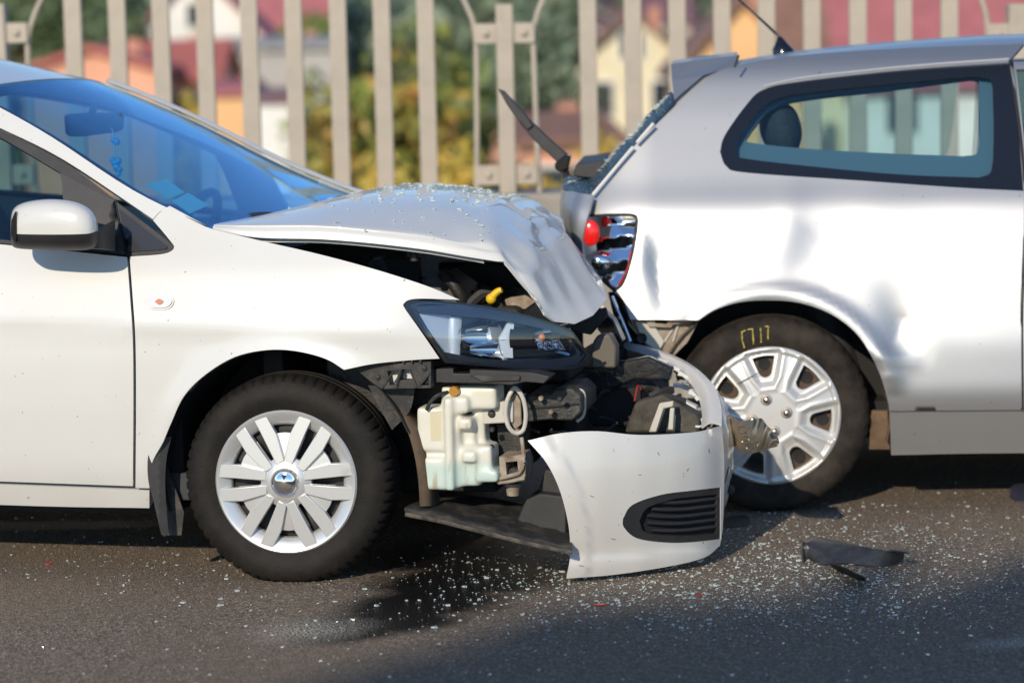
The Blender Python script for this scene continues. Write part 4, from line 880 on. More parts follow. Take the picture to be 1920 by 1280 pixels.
for k in range(14):
    x = rng.uniform(1100, 1250); y = rng.uniform(692, 800); p = W(x, y, rng.uniform(.55, .8))
    tube('torn_trim', [p, p + np.array([.03, .01, .012]) * rng.uniform(.5, 1.6), p + np.array([.07, 0, rng.uniform(-.03, .03)])], rng.uniform(.006, .016), ENGINE if k % 2 else BLACKP, car, 6)
box('radiator_fan', W(1100, 800, .62), W(1215, 720, .70) , DARKIN, car, .01)
WIRES = [mat('wire_red', (.35, .03, .02), .5), mat('wire_blue', (.03, .06, .20), .5), BLACKP, mat('alloy_pipe', (.42, .42, .42), .35, metal=.9), BLACKP, RUSTM]
for k in range(26):
    x, y, v = (rng.uniform(905, 1080), rng.uniform(725, 900), rng.uniform(.16, .42)) if k % 2 else (rng.uniform(1080, 1260), rng.uniform(690, 800), rng.uniform(.5, .75))
    p = W(x, y, v); q = p + np.array([rng.uniform(-.08, .10), rng.uniform(-.02, .06), rng.uniform(-.10, .04)])
    tube('cable', [p, (p + q) / 2 + rng.normal(size=3) * .02, q], rng.uniform(.0025, .006), WIRES[k % 6], car, 6)
for k in range(14):
    x, y = rng.uniform(900, 1090), rng.uniform(730, 880); lathe_y('bolt', [(.0, -.006), (.006, -.006), (.009, 0), (.009, .004)], W(x, y, rng.uniform(.10, .19)), RUSTM if k % 2 else STEELD, car, 8)
# ---- bumper
bx, bvv = [980, 1050, 1120, 1200, 1270, 1310, 1335, 1350, 1360], [.050, .058, .095, .165, .25, .315, .37, .42, .48]
BT = smooth_table(bx, bvv, 14, 960, 1380, 600)
def fB(x, y):
    b = .022 * ((y - 900) / 130.0) ** 2 if y > 900 else .03 * ((900 - y) / 100.0) ** 2
    xf = float(np.interp(y, [826, 868, 920, 985, 1040, 1084], [990, 1025, 1050, 1066, 1069, 1062])) + 38; swage = -.007 / (1 + math.exp((x - xf) / 2.5))
    low = -.016 * (1 / (1 + math.exp(-(y - (1052 - (x - 1070) * .09)) / 5.0)))
    return W(x, y, BT(x) + b + low + swage)
fog = path([(1168, 972), (1186, 946), (1240, 927), (1300, 919)], [(1300, 919), (1351, 913)], [(1351, 913), (1351, 1010)], [(1351, 1010), (1300, 1016), (1250, 1017), (1195, 1009), (1170, 988), (1168, 972)])
bumper = panel('bumper', path([(990, 826), (1025, 868), (1050, 920), (1066, 985), (1069, 1040), (1062, 1084)], [(1062, 1084), (1150, 1077), (1250, 1062), (1320, 1045), (1350, 1022)], [(1350, 1022), (1355, 990), (1357, 930), (1358, 860), (1353, 798)], [(1353, 798), (1300, 810), (1200, 815), (1120, 808), (1050, 812), (990, 826)]), fB, WHITE, car, holes=(fog,), step=12, thick=.006)
FOGC = path([(1198, 976), (1214, 952), (1262, 936), (1300, 931)], [(1300, 931), (1344, 927)], [(1344, 927), (1344, 1000)], [(1344, 1000), (1280, 1005), (1212, 999), (1198, 976)])
fogo = [c + (np.array(f) - c) * 1.012 for c in [np.mean(np.array(fog), 0)] for f in fog]
panel('fog_lamp_trim', fogo, lambda x, y: fB(x, y) + np.array([0, .005, 0]), BLACKP, bumper, holes=(FOGC,), step=10, thick=.03)
panel('fog_lamp_back', fogo, lambda x, y: fB(x, y) + np.array([0, .036, 0]), DARKIN, bumper, step=16, thick=.004)
for k in range(5):
    y = 943 + k * 13.2; x0 = 1214 + (14, 4, -4, -4, 4)[k]
    tube('louvre', [fB(x, y + (x - 1216) * -.035 + 2.5 * math.sin((x - 1216) / 30.)) + np.array([0, .018 + .008 * ((x - 1280) / 70) ** 2, 0]) for x in np.linspace(x0, 1346, 8)], .0058, BLACKP, bumper, 8, 3)
for x, y, w_, r0 in ((1110, 930, 5, .3), (1235, 850, 4, 1.), (1150, 1010, 6, .2), (1290, 880, 4, 2.), (1090, 1060, 6, .1), (1200, 890, 3, 0), (1330, 845, 5, 1.4)):
    P = [fB(x + dx * math.cos(r0) - dy * math.sin(r0), y + dx * math.sin(r0) + dy * math.cos(r0)) + np.array([0, -.0006, 0]) for dx, dy in ((-w_, -1), (w_, -.4), (w_ * .6, 1.2), (-w_ * .5, .8))]
    mk('scuff', P, [(0, 1, 2, 3)], mat('scuffed_grey', (.20, .19, .17), .8), bumper, False)
# nose of the bumper, bent back across the car
tp = [(1353, 798, .47), (1352, 762, .60), (1336, 722, .76), (1290, 682, .96), (1225, 655, 1.15), (1150, 637, 1.38)]
rowsB = []
c0 = [fB(x, y) for x, y in ((1353, 800), (1357, 850), (1357, 900), (1356, 960), (1349, 1022))]
rowsB.append([p + np.array([-.002, .002, 0]) for p in c0])
for k, (x, y, v) in enumerate(tp[1:]):
    p = W(x, y, v); out = []
    for t, bu in ((0, 0), (.08, .02), (.35, .035), (.68, .02), (1, -.01)):
        out.append(p + np.array([bu, -.3 * bu, -(p[2] - .10) * t]))
    rowsB.append(out)
gB = grid_loft(rowsB, 7, 6)
for i, r in enumerate(gB):
    for j, p in enumerate(r):
        if i > 2: p[0] += .010 * (tri(i * .17 + j * .05) - .5) + .006 * (tri(i * .41 - j * .12) - .5)
sheet('bumper_nose', gB, WHITE, bumper, thick=.005, sharp=35)
rim_top = [W(x, y, v) for x, y, v in tp]
lipg = [[p, p + np.array([-.035, .012, .004]), p + np.array([-.06, .02, -.012])] for p in rim_top]
sheet('bumper_lip', grid_loft(lipg, 6, 3), WHITE, bumper, thick=.004, sharp=35)
TABM = mat('broken_white_plastic', (.66, .66, .64), .4)
for (x, y, v, w_, h_, r0) in ((1262, 690, .92, 34, 9, .3), (1284, 706, .85, 30, 10, .5), (1278, 726, .80, 34, 8, .2), (1302, 742, .72, 28, 10, .7), (1290, 758, .68, 36, 9, .4), (1308, 776, .62, 24, 11, .8), (1296, 798, .52, 44, 5, .1), (1244, 678, 1.0, 30, 8, .3), (1312, 792, .55, 12, 14, 1.2)):
    q = []
    for dx, dy in ((-w_ / 2, -h_ / 2), (w_ / 2, -h_ / 2 * .6), (w_ / 2 * .7, h_ / 2), (-w_ / 2 * .3, h_ / 2 * .4), (-w_ / 2 * .9, h_ / 2)):
        q.append((x + dx * math.cos(r0) - dy * math.sin(r0), y + dx * math.sin(r0) + dy * math.cos(r0)))
    slab('broken_tab', q, v, v + .035, TABM, bumper, bevel=.0015, step=20)
for x, y, v in ((1278, 712, .80), (1296, 738, .72), (1306, 762, .64)): box('grille_clip', W(x, y + 8, v), W(x + 13, y, v + .03), mat('grey_clip', (.25, .26, .28), .4), bumper, .003)
slab('bumper_rib', [(1216, 810), (1236, 756), (1262, 752), (1262, 762), (1244, 766), (1230, 810)], .45, .47, BAREM, bumper, step=20)
slab('bumper_rib', [(1252, 806), (1256, 765), (1264, 765), (1262, 806)], .45, .47, BAREM, bumper, step=20)
slab('bumper_absorber', [(1170, 812), (1190, 755), (1240, 740), (1310, 780), (1312, 812)], .52, .60, mat('dirty_foam', (.085, .075, .06), .8, noise=((.03, .027, .022), 18, .4, .65)), bumper, bevel=.01)
tube('torn_skin', [W(1356, 905, .47), W(1362, 880, .5), W(1364, 850, .52), W(1358, 810, .55)], .007, GLOSSB, bumper, 6)
ball('tow_eye_cover', W(1370, 918, .55), .015, STEELD, bumper, (.8, .3, 1), 8)
# bent number plate against the other car's wheel
PLATE = mat('bare_plate_metal', (.66, .57, .44), .27, metal=1.0, noise=((.52, .44, .33), 12, .45, .8), bump=.1, bscale=40)
pr = [[(1362, 772, .66), (1384, 787, .58), (1408, 787, .52), (1426, 784, .48), (1440, 798, .45), (1460, 822, .42)], [(1364, 800, .66), (1384, 815, .57), (1408, 818, .50), (1428, 816, .465), (1442, 820, .44), (1461, 828, .42)], [(1368, 822, .66), (1385, 842, .58), (1408, 848, .52), (1430, 843, .48), (1444, 838, .45), (1457, 835, .42)]]
gp_ = grid_loft([[W(*q) for q in r] for r in pr], 6, 5)
for i, r in enumerate(gp_):
    for j, p in enumerate(r): p[1] += .006 * math.sin(j * .9 + i * .5)
pl = sheet('number_plate', gp_, PLATE, car, thick=.0015, sharp=60)
for cx, cy in ((1392, 806), (1398, 824), (1406, 836)):
    tube('plate_embossing', [W(cx + 8 * math.cos(a), cy + 7 * math.sin(a), .525 - .0022 * (cx - 1392) - .004) for a in np.linspace(.4, 5.4, 9)], .0022, PLATE, pl, 6, 2)
tube('plate_edge', [W(*q) for q in pr[2]], .003, PLATE, pl, 6)
# ================================================================ silver hatchback
SILVER = mat('silver_paint', (.50, .50, .502), .46, metal=.85, coat=.25, noise=((.475, .475, .478), 2.5, .4, .8), coat_rough=.06)
specks(SILVER, .75)
FS = Frame(ground(1446, 961), math.radians(4.0)); SW = 1.695
TS = smooth_table([.15, .25, .36, .38, .55, .75, .93, .985, 1.05, 1.3, 1.40, 1.45, 1.48, 1.5, 1.52], [.03, .005, -.022, -.028, -.020, .018, .062, .078, .122, .262, .325, .370, .42, .48, .55], .028)
SHUB = FS.at(1446, 779, 0); SU, SZ = float(SHUB[0]), float(SHUB[2])
DENTS = []
for (x, y, sx, sy, a, rot) in ((1236, 505, 26, 55, .022, .15), (1262, 585, 60, 22, .008, 0), (1690, 610, 32, 60, .020, .35), (1650, 665, 60, 16, -.010, -.25), (1545, 455, 40, 110, .010, -.75), (1480, 420, 30, 90, -.006, -.2), (1205, 470, 14, 40, -.008, .1), (1760, 520, 90, 130, .006, .2), (1395, 470, 90, 60, -.004, 0)):
    p = FS.at(x, y, 0); DENTS.append((p[0], p[2], sx / 585., sy / 585., a, rot))
FOLDS = []
for (x0, y0, x1, y1, wd, a) in ((1698, 585, 1662, 662, 16, .012), (1226, 470, 1246, 590, 15, .013), (1480, 398, 1610, 500, 26, .006), (1640, 660, 1730, 676, 14, -.007), (1186, 430, 1200, 520, 10, -.006), (1520, 470, 1560, 560, 22, .004), (1240, 560, 1310, 540, 14, -.004)):
    p, q = FS.at(x0, y0, 0), FS.at(x1, y1, 0); FOLDS.append((p[[0, 2]], q[[0, 2]], wd / 585., a))
def fS(u, w):
    t = max(0.0, -u - .36); r = math.hypot(u - SU, w - SZ)
    lip = -.016 * math.exp(-((r - .395) / .035) ** 2) * min(1, max(0, (w - .385) / .06))
    d = 0
    for (du, dw, su, sw_, a, rot) in DENTS:
        a1, b1 = u - du, w - dw; c, s = math.cos(rot), math.sin(rot); q = ((a1 * c + b1 * s) / su) ** 2 + ((-a1 * s + b1 * c) / sw_) ** 2
        if q < 9: d += .6 * a * math.exp(-q)
    P = np.array([u, w])
    for (p, q, wd, a) in FOLDS:
        e = q - p; L_ = math.hypot(*e); s_ = ((P - p) @ e) / L_ ** 2
        if -.6 < s_ < 1.6:
            tt = abs(e[0] * (w - p[1]) - e[1] * (u - p[0])) / L_
            if tt < 5 * wd: d += .4 * a * math.exp(-(math.sqrt(tt * tt + .00012) - .011) / wd) * math.exp(-((s_ - .5) / .42) ** 4)
    return TS(w) + 1.1 * t * t + lip + d
S = lambda x, y, v: FS.at(x, y, v)
SS = lambda x, y: FS.on(fS, x, y)
SSo = lambda off: (lambda x, y: FS.on(fS, x, y, off))
civ = empty('crashed_car', FS.O, -FS.yaw)
tag(civ, 'silver hatchback with dented rear side and missing rear window', 'car')
def slabS(name, pts, v0, v1, m, parent, holes=(), bevel=.003, step=24):
    L = path(*[[pts[i], pts[(i + 1) % len(pts)]] for i in range(len(pts))], step=step)
    o = panel(name, L, (lambda x, y: S(x, y, v0)), m, parent, holes=[path(*[[h[i], h[(i + 1) % len(h)]] for i in range(len(h))], step=step) for h in holes], step=step, extr=(0, v1 - v0, 0))
    if bevel:
        if 'custom_normal' in o.data.attributes: o.data.attributes.remove(o.data.attributes['custom_normal'])
        o.data.set_sharp_from_angle(angle=math.radians(35)); bev(o, bevel)
    return o
win_out = path([(1350, 285), (1359, 254), (1400, 196), (1432, 168), (1500, 153), (1700, 131), (1893, 118)], [(1893, 118), (1906, 200), (1919, 358)], [(1919, 358), (1800, 352), (1600, 338), (1400, 324), (1362, 312), (1350, 285)], step=16)
win_in = path([(1380, 270), (1402, 234), (1440, 194), (1500, 176), (1660, 159), (1835, 143)], [(1835, 143), (1856, 147), (1861, 165)], [(1861, 165), (1863, 240), (1862, 300)], [(1862, 300), (1856, 325), (1835, 333)], [(1835, 333), (1700, 328), (1560, 316), (1400, 298), (1382, 288), (1380, 270)], step=16)
arch_s = [(1310, 600), (1340, 581), (1385, 567), (1440, 563), (1500, 568), (1560, 590), (1610, 630), (1645, 690), (1662, 740), (1668, 770)]
rail_px = [(1318, 141), (1400, 119), (1480, 106), (1600, 96), (1750, 88), (1920, 82)]
qp = panel('quarter_panel', path(rail_px, [(1920, 82), (1894, 112)], [(1894, 112), (1908, 200), (1921, 358)], [(1921, 358), (1919, 460), (1915, 600), (1916, 768)], [(1916, 768), (1668, 770)], arch_s[::-1], [(1310, 600), (1182, 599)], [(1182, 599), (1168, 562), (1152, 549)],
       [(1152, 549), (1172, 528), (1189, 470), (1197, 415), (1190, 402)], [(1190, 402), (1098, 403)], [(1098, 403), (1112, 366)], [(1112, 366), (1200, 262), (1265, 190)], [(1265, 190), (1318, 141)]), SS, SILVER, civ, holes=(win_out,), step=12, thick=.012)
FRIT = mat('black_glass_band', (.010, .011, .014), .10, coat=.6)
panel('window_band', [np.array(q) for q in win_out], SSo(.006), FRIT, civ, holes=(win_in,), step=16, thick=.006)
panel('quarter_window', win_in, SSo(.008), SGLASS2, civ, step=26, thick=.004)
trim_in = path([(1398, 262), (1416, 236), (1445, 205), (1500, 186), (1660, 167), (1820, 146)], [(1820, 146), (1834, 150), (1836, 170)], [(1836, 170), (1837, 265)], [(1837, 265), (1832, 288), (1806, 293)], [(1806, 293), (1650, 287), (1500, 278), (1410, 268), (1398, 262)], step=16)
trim_out = path([(1362, 290), (1390, 225), (1435, 178), (1500, 160), (1700, 138), (1885, 124)], [(1885, 124), (1912, 356)], [(1912, 356), (1600, 336), (1380, 318), (1362, 290)], step=18)
panel('interior_side_trim', trim_out, SSo(.055), mat('blue_grey_trim', (.09, .15, .20), .7), civ, holes=(trim_in,), step=22, thick=.02)
# crease highlight over the window, built as a pale tube, and window gasket
tube('crease_highlight', [SSo(-.003)(x, y) for x, y in ((1432, 162), (1500, 147), (1600, 135), (1700, 125), (1800, 117), (1892, 111))], .0035, mat('highlight_strip', (.75, .75, .75), .3, metal=.5), civ, 6)
tube('pillar_gap', [SSo(.001)(x, y) for x, y in ((1893, 114), (1906, 200), (1920, 330), (1920, 460), (1916, 600), (1917, 768))], .005, BLACKP, civ, 6)
# door ahead of the quarter panel
door_win = path([(1905, 130), (2300, 130), (2560, 230)], [(2560, 230), (2640, 345)], [(2640, 345), (1930, 352)], [(1930, 352), (1905, 130)], step=30)
panel('door', path([(1900, 116), (2300, 112), (2500, 180), (2680, 350)], [(2680, 350), (2690, 600), (2660, 766)], [(2660, 766), (1920, 768)], [(1920, 768), (1919, 600), (1923, 460), (1924, 340), (1912, 210), (1900, 116)], step=30), SS, SILVER, civ, holes=(door_win,), step=30, thick=.014)
panel('door_window', door_win, SSo(.010), SGLASS, civ, step=40, thick=.004)
panel('front_wing', path([(2695, 355), (3100, 420), (3250, 560)], [(3250, 560), (3240, 770)], [(3240, 770), (3160, 768)], [(3160 - 215 + 215 * math.cos(a), 768 - 205 * math.sin(a)) for a in np.linspace(0, math.pi, 13)], [(2730, 768), (2668, 766)], [(2668, 766), (2697, 600), (2695, 355)], step=34), SS, SILVER, civ, step=34, thick=.014)
panel('side_skirt', path([(1668, 755), (1920, 753), (2600, 750)], [(2600, 750), (2600, 848)], [(2600, 848), (1920, 849), (1671, 853)], [(1671, 853), (1668, 755)], step=22), (lambda x, y: FS.on(lambda u, w: TS(w), x, y, .012)), SILVER, civ, step=16, thick=.05)
# roof and bonnet
rl = [SS(x, y) for x, y in [(1322, 141), (1400, 119), (1480, 106), (1600, 96), (1750, 88), (1920, 82), (2100, 84), (2300, 104)]]
rows = []
for k, p in enumerate(rl):
    q = np.array([p[0], SW - p[1], p[2]]); n = 9; f = [.0, .0, .01, .018, .026, .032, .034, .03][k]
    rows.append([p + (q - p) * t + np.array([-.05 * (4 * t * (1 - t)) if k < 2 else 0, 0, f * (4 * t * (1 - t)) ** .8]) for t in np.linspace(0, 1, n)])
sheet('roof', grid_loft(rows, 5, 3), SILVER, civ, thick=.008, flip=(0, 0, 1))
lastr = rows[-1]; ws_rows = [lastr, [p + np.array([.42, 0, -.26]) for p in lastr], [p + np.array([.80, 0, -.52]) for p in lastr]]
sheet('windscreen', grid_loft(ws_rows, 3, 2), SGLASS, civ, thick=.004, flip=(1, 0, 1))
bn = [[np.array([p[0] + d, .08 + (SW - .16) * j / 8., z]) for j, p in enumerate(ws_rows[-1])] for d, z in ((.0, .98), (.4, .92), (.72, .82), (.85, .60))]
sheet('bonnet', grid_loft(bn, 4, 2), SILVER, civ, thick=.008, flip=(0, 0, 1))
# spoiler over the lost rear window
sp = [S(x, y, v) for x, y, v in ((1258, 121, .42), (1300, 114, .42), (1382, 104, .44), (1380, 124, .38), (1318, 142, .31), (1264, 188, .25), (1260, 152, .33))]
G = []
for t in np.linspace(0, 1, 9):
    b = 4 * t * (1 - t); G.append([np.array([p[0] + .01 * b, p[1] + (SW - 2 * p[1]) * t, p[2] + .010 * b]) for p in sp + [sp[0]]])
so = sheet('spoiler', G, SILVER, civ, sharp=30); bev(so, .006)
mk('spoiler_end', [p for p in sp], [tuple(range(7))], SILVER, so, False)
tube('spoiler_gap', [S(1385, 104, .265), S(1381, 116, .262), S(1377, 127, .26)], .004, BLACKP, so, 6)
# aerial
ab = S(1468, 88, .85); ant = lathe_y('aerial_base', [(.0, 0)], (0, 0, 0), GLOSSB, civ, 4) if False else None
V = []; F = []
for i, (r, h) in enumerate(((.036, -.02), (.034, 0), (.024, .014), (.014, .03), (.008, .042), (.0, .046))):
    for k in range(16): V.append((ab[0] + r * 1.1 * math.cos(k * math.pi / 8) - h * .25, ab[1] + r * math.sin(k * math.pi / 8), ab[2] - .008 + h))
for i in range(5):
    for k in range(16): F.append((i * 16 + k, i * 16 + (k + 1) % 16, (i + 1) * 16 + (k + 1) % 16, (i + 1) * 16 + k))
mk('aerial_base', V, F, GLOSSB, civ); tube('aerial', [S(1466, 74, .85), S(1430, 40, .85), S(1386, 0, .85), S(1340, -44, .85)], lambda t: .0055 - .0025 * t, GLOSSB, civ, 8)
# tailgate corner, broken glass edge, wiper
tg = []
for (xa, xb, xc, y, va) in ((1112, 1074, 1054, 366, .10), (1104, 1064, 1050, 398, .07), (1096, 1064, 1052, 430, .06), (1092, 1072, 1060, 470, .06), (1110, 1084, 1072, 560, .08)):
    P = [S(xa, y, va), S((xa + xb) / 2 - 6, y - 4, va + .03), S(xb, y - 7, va + .10), S(xc, y - 10, va + .28)]; c = np.array([P[-1][0] - .015, SW / 2, P[-1][2]])
    tg.append(P + [c] + [np.array([p[0], SW - p[1], p[2]]) for p in P[::-1]])
tail = sheet('tailgate', grid_loft(tg, 5, 4), SILVER, civ, thick=.01, sharp=45, flip=(-1, 0, 0))
CRAZED = mat('crazed_blue_glass', (.015, .035, .06), .15, coat=.5, noise=((.10, .17, .22), 160, .52, .6), bump=.5, bscale=300)
def edge_x(y): return np.interp(y, [170, 190, 262, 366], [1272, 1263, 1200, 1112])
rem = panel('broken_window_edge', path([(1258, 172), (1264, 188)], [(1264, 188), (1200, 262), (1112, 366)], [(1112, 366), (1080, 362), (1054, 352)], [(1054, 352), (1064, 330), (1090, 332), (1120, 320), (1160, 276), (1192, 246), (1215, 214), (1258, 172)], step=9), lambda x, y: S(x, y, .15 + .11 * (1 - min(1, (y - 170) / 200.)) - .0 + max(0, edge_x(y) - x) * .0030), CRAZED, civ, step=9, thick=.008)
for y0, y1 in ((232, 268), (276, 366)): tube('window_seal', [S(edge_x(y) - 1, y, .12 + .11 * (1 - (y - 170) / 200.)) for y in np.linspace(y0, y1, 5)], .006, mat('cream_seal', (.68, .66, .60), .5), civ, 6)
slabS('tailgate_ledge', [(1074, 330), (1080, 308), (1100, 306), (1136, 300), (1118, 336)], .26, .9, BLACKP, civ, bevel=.004)
rng = np.random.default_rng(11)
GLASSC = mat('glass_crumb', (.84, .93, .90), .10, trans=.6, ior=1.45)
def crumbs(name, centres, size, parent, m):
    V = []; F = []
    for p in centres:
        s = size * min(3.0, .55 + rng.exponential(.55)); a_ = rng.uniform(0, 6.28); t_ = rng.normal(0, .22); A = np.array([[math.cos(a_), -math.sin(a_), 0], [math.sin(a_), math.cos(a_), 0], [0, 0, 1]]) @ np.array([[math.cos(t_), 0, math.sin(t_)], [0, 1, 0], [-math.sin(t_), 0, math.cos(t_)]]); i = len(V); e = np.array([1, rng.uniform(.5, 1), rng.uniform(.25, .45)]) * s / 2
        for q in ((-1, -1, -1), (1, -1, -1), (1, 1, -1), (-1, 1, -1), (-1, -1, 1), (1, -1, 1), (1, 1, 1), (-1, 1, 1)): V.append(p + A @ (np.array(q) * e))
        F += [tuple(i + k for k in f) for f in ((0, 3, 2, 1), (4, 5, 6, 7), (0, 1, 5, 4), (1, 2, 6, 5), (2, 3, 7, 6), (3, 0, 4, 7))]
    me = bpy.data.meshes.new(name); me.from_pydata([tuple(map(float, v)) for v in V], [], F); return link(name, me, m, parent, False)
ce = []
for k in range(150):
    y = rng.uniform(175, 345); x = np.interp(y, [172, 214, 246, 276, 320, 345], [1258, 1215, 1192, 1160, 1120, 1060]) + rng.uniform(-1, 5); ce.append(S(x, y, .15 + .11 * (1 - min(1, (y - 170) / 200.)) + max(0, edge_x(y) - x) * .003 - .006))
e_ = crumbs('glass_crumbs', ce, .007, civ, GLASSC); e_['kind'] = 'stuff'
slabS('wiper_arm', [(1066, 292), (1046, 306), (1000, 262), (972, 228), (985, 216), (1022, 252)], .50, .53, BLACKP, civ, bevel=.004)
slabS('wiper_blade', [(934, 167), (945, 171), (986, 215), (1000, 236), (990, 244), (968, 222), (950, 196)], .49, .525, BLACKP, civ, bevel=.003)
slabS('wiper_pivot', [(1040, 306), (1060, 290), (1071, 293), (1066, 318), (1054, 324), (1040, 316)], .48, .60, GLOSSB, civ, bevel=.006)
tube('wiper_shaft', [S(1058, 312, .54), S(1064, 335, .56), S(1074, 350, .6)], .012, RUSTM, civ, 8)
# tail lamp
TL = empty('tail_lamp', parent=civ)
tl = path([(1100, 406), (1186, 406)], [(1186, 406), (1191, 418), (1184, 470), (1166, 526), (1149, 546)], [(1149, 546), (1122, 520), (1100, 480)], [(1100, 480), (1088, 448), (1100, 406)], step=7)
panel('lamp_reflector', tl, lambda x, y: FS.on(lambda u, w: TS(w) + 1.1 * max(0, -u - .36) ** 2, x, y, .022 + .014 * tri(y / 46. + x / 300.) + .005 * tri(x / 80. - y / 140.)), CHROME, TL, step=5, thick=.004)
tube('lamp_gasket', [SSo(.004)(x, y) for x, y in ((1098, 404), (1150, 403), (1188, 404), (1194, 418), (1186, 470), (1168, 528), (1150, 549))], .0055, BLACKP, TL, 8)
tube('lamp_red_edge', [SSo(.001)(x, y) for x, y in ((1184, 470), (1176, 505), (1160, 535))], .0035, mat('red_lens', (.55, .01, .012), .18, coat=.5), TL, 6)
ball('brake_lens', FS.on(lambda u, w: TS(w), 1108, 437, .020), .029, mat('bright_red_lens', (.80, .015, .012), .2, coat=.6), TL, (1, .45, 1.45), 14)
bl = FS.on(lambda u, w: TS(w), 1126, 492, .03)
ball('bulb_bowl', bl, .028, CHROME, TL, (1.2, .5, .9), 12)
# stripped rear end under the lamp
slabS('rear_valance', [(1164, 556), (1184, 598), (1312, 598), (1290, 640), (1258, 672), (1215, 650), (1180, 610)], .05, .06, RUSTM, civ, bevel=0)
slabS('valance_plate', [(1190, 602), (1222, 602), (1246, 640), (1236, 660), (1205, 640)], .035, .05, BAREM, civ, bevel=.003)
slabS('bumper_rail', [(1212, 600), (1304, 599), (1286, 606), (1262, 608), (1258, 614), (1216, 612)], .022, .05, RUSTM, civ, bevel=.002)
lathe_y('grommet', [(.0, -.003), (.010, -.003), (.015, -.006), (.018, 0)], S(1203, 634, .035), DUSTYP, civ, 14)
for q in (((1272, 608), (1262, 640)), ((1262, 616), (1240, 650))): tube('valance_rib', [S(*q[0], .046), S(*q[1], .046)], .004, BAREM, civ, 6)
G = [[S(x, y, v) for x, y, v in r] for r in (((1140, 548, .10), (1150, 590, .12), (1166, 640, .14)), ((1156, 548, .045), (1172, 590, .05), (1196, 640, .06)), ((1170, 556, .05), (1188, 604, .055), (1206, 645, .07)))]
sheet('torn_bumper_skin', grid_loft(G, 5, 5), mat('dark_torn_trim', (.03, .028, .028), .3, coat=.4), civ, thick=.005)
tube('bumper_stay', [S(1146, 556, -.02), S(1160, 590, -.03), S(1180, 640, -.03)], .008, CHROME, civ, 8)
# closed shell inside
box('load_floor', (-.50, .14, .22), (1.9, SW - .14, .34), DARKIN, civ, 0); box('rear_bulkhead', (-.46, .20, .34), (-.40, SW - .20, .84), DARKIN, civ, 0); box('inner_wheelhouse', (-.36, .30, .30), (.40, .33, .90), DARKIN, civ, 0)
box('front_bulkhead', (2.0, .14, .22), (2.06, SW - .14, .9), DARKIN, civ, 0)
CLOTH = mat('dark_seat_cloth', (.028, .032, .038), .85, noise=((.04, .045, .052), 60, .4, .6))
for v in (.42, 1.27): seat(1.75, v, civ, CLOTH)
bk = [[(.24 - (z - .45) * .32 + th * math.cos(a), SW / 2 + .62 * math.copysign(abs(math.sin(a)) ** .35, math.sin(a)), z) for a in np.linspace(0, 2 * math.pi, 29)] for z, th in ((.42, .09), (.7, .09), (.95, .08), (1.02, .05))]
sheet('rear_seat', grid_loft(bk, 3, 1), CLOTH, civ)
for hx, vv in ((1456, .45),):
    c = S(hx, 238, .45); c = np.array([c[0], vv, c[2]]); hr = []
    for dz, hw, th in ((-.10, .04, .020), (-.085, .09, .045), (-.03, .115, .068), (.03, .115, .066), (.065, .095, .05), (.082, .05, .02)):
        hr.append([(c[0] + .012 + dz * -.12 + th * math.cos(a), c[1] + hw * math.sin(a), c[2] + dz) for a in np.linspace(0, 2 * math.pi, 21)])
    sheet('rear_headrest', grid_loft(hr, 4, 1), CLOTH, civ)
    for s in (-.04, .04): tube('headrest_post', [(c[0] + .015, c[1] + s, c[2] - .2), (c[0] + .015, c[1] + s, c[2] - .08)], .006, CHROME, civ, 6)
for o in [q for q in list(civ.children) if q.name.split('.')[0] in ('quarter_panel', 'quarter_window', 'door', 'door_window', 'front_wing', 'side_skirt')]: mirrored(o, SW)
# wheel, arch
MUD = mat('muddy_liner'); 
arch_liner('wheel_arch_liner', SU, SZ, .385, .03, .40, math.radians(-14), math.radians(185), mat('brown_dust_liner', (.17, .105, .06), .85, noise=((.09, .055, .032), 12, .4, .65)), civ, 34)
slabS('liner_flap', [(1632, 770), (1664, 770), (1668, 842), (1630, 842)], .06, .09, mat('brown_dust_liner'), civ)
wheelS = empty('rear_wheel', (SU, -.004, SZ), 0, civ)
tyre('tyre', .319, .195, SZ, wheelS, mat('dusty_tyre_rubber', (.014, .012, .010), .75, spec=.25, noise=((.060, .046, .034), 10, .38, .8), bump=.4, bscale=200), .222, 180, .003)
RS = .2235; WA = [math.radians(97 - 360 / 7. * k) for k in range(7)]
def hole_poly(a, R=RS):
    q = CR([(.850, -.165), (.80, -.150), (.66, -.105), (.585, -.070), (.555, 0), (.585, .070), (.66, .105), (.80, .150), (.850, .165)], 3); q += [np.array((.866, .08)), np.array((.870, 0)), np.array((.866, -.08))]
    return [np.array((R * (x * math.cos(a) - y * math.sin(a)), R * (x * math.sin(a) + y * math.cos(a)))) for x, y in q]
BOLT = [math.radians(b) for b in (105, 20, 195, 290)]
def cap_y(x, z):
    r = math.hypot(x, z); q = r / RS
    y = -.012 + .020 * q ** 3 if q < .9 else -.012 + .020 * .729 - .006 * math.sin((q - .9) / .1 * math.pi)
    rec = 0
    for a in WA:
        ra = (x * math.cos(a) + z * math.sin(a)) / RS; t = abs(-x * math.sin(a) + z * math.cos(a)) / RS
        if ra < .2: continue
        hw = np.interp(ra, [.40, .55, .7, .86, 1.], [.0, .10, .15, .20, .22]); d = max(t - hw, (.52 - ra) * .8, (ra - .90) * 1.2)
        s = min(1, max(0, 1 - d / .085)); rec = max(rec, s * s * (3 - 2 * s))
        rim_ = math.exp(-((d - .105) / .03) ** 2); y -= .0022 * rim_ * (1 if ra < .9 else 0)
    return y + .016 * rec * (1 if q < .93 else max(0, (1 - q) / .07))
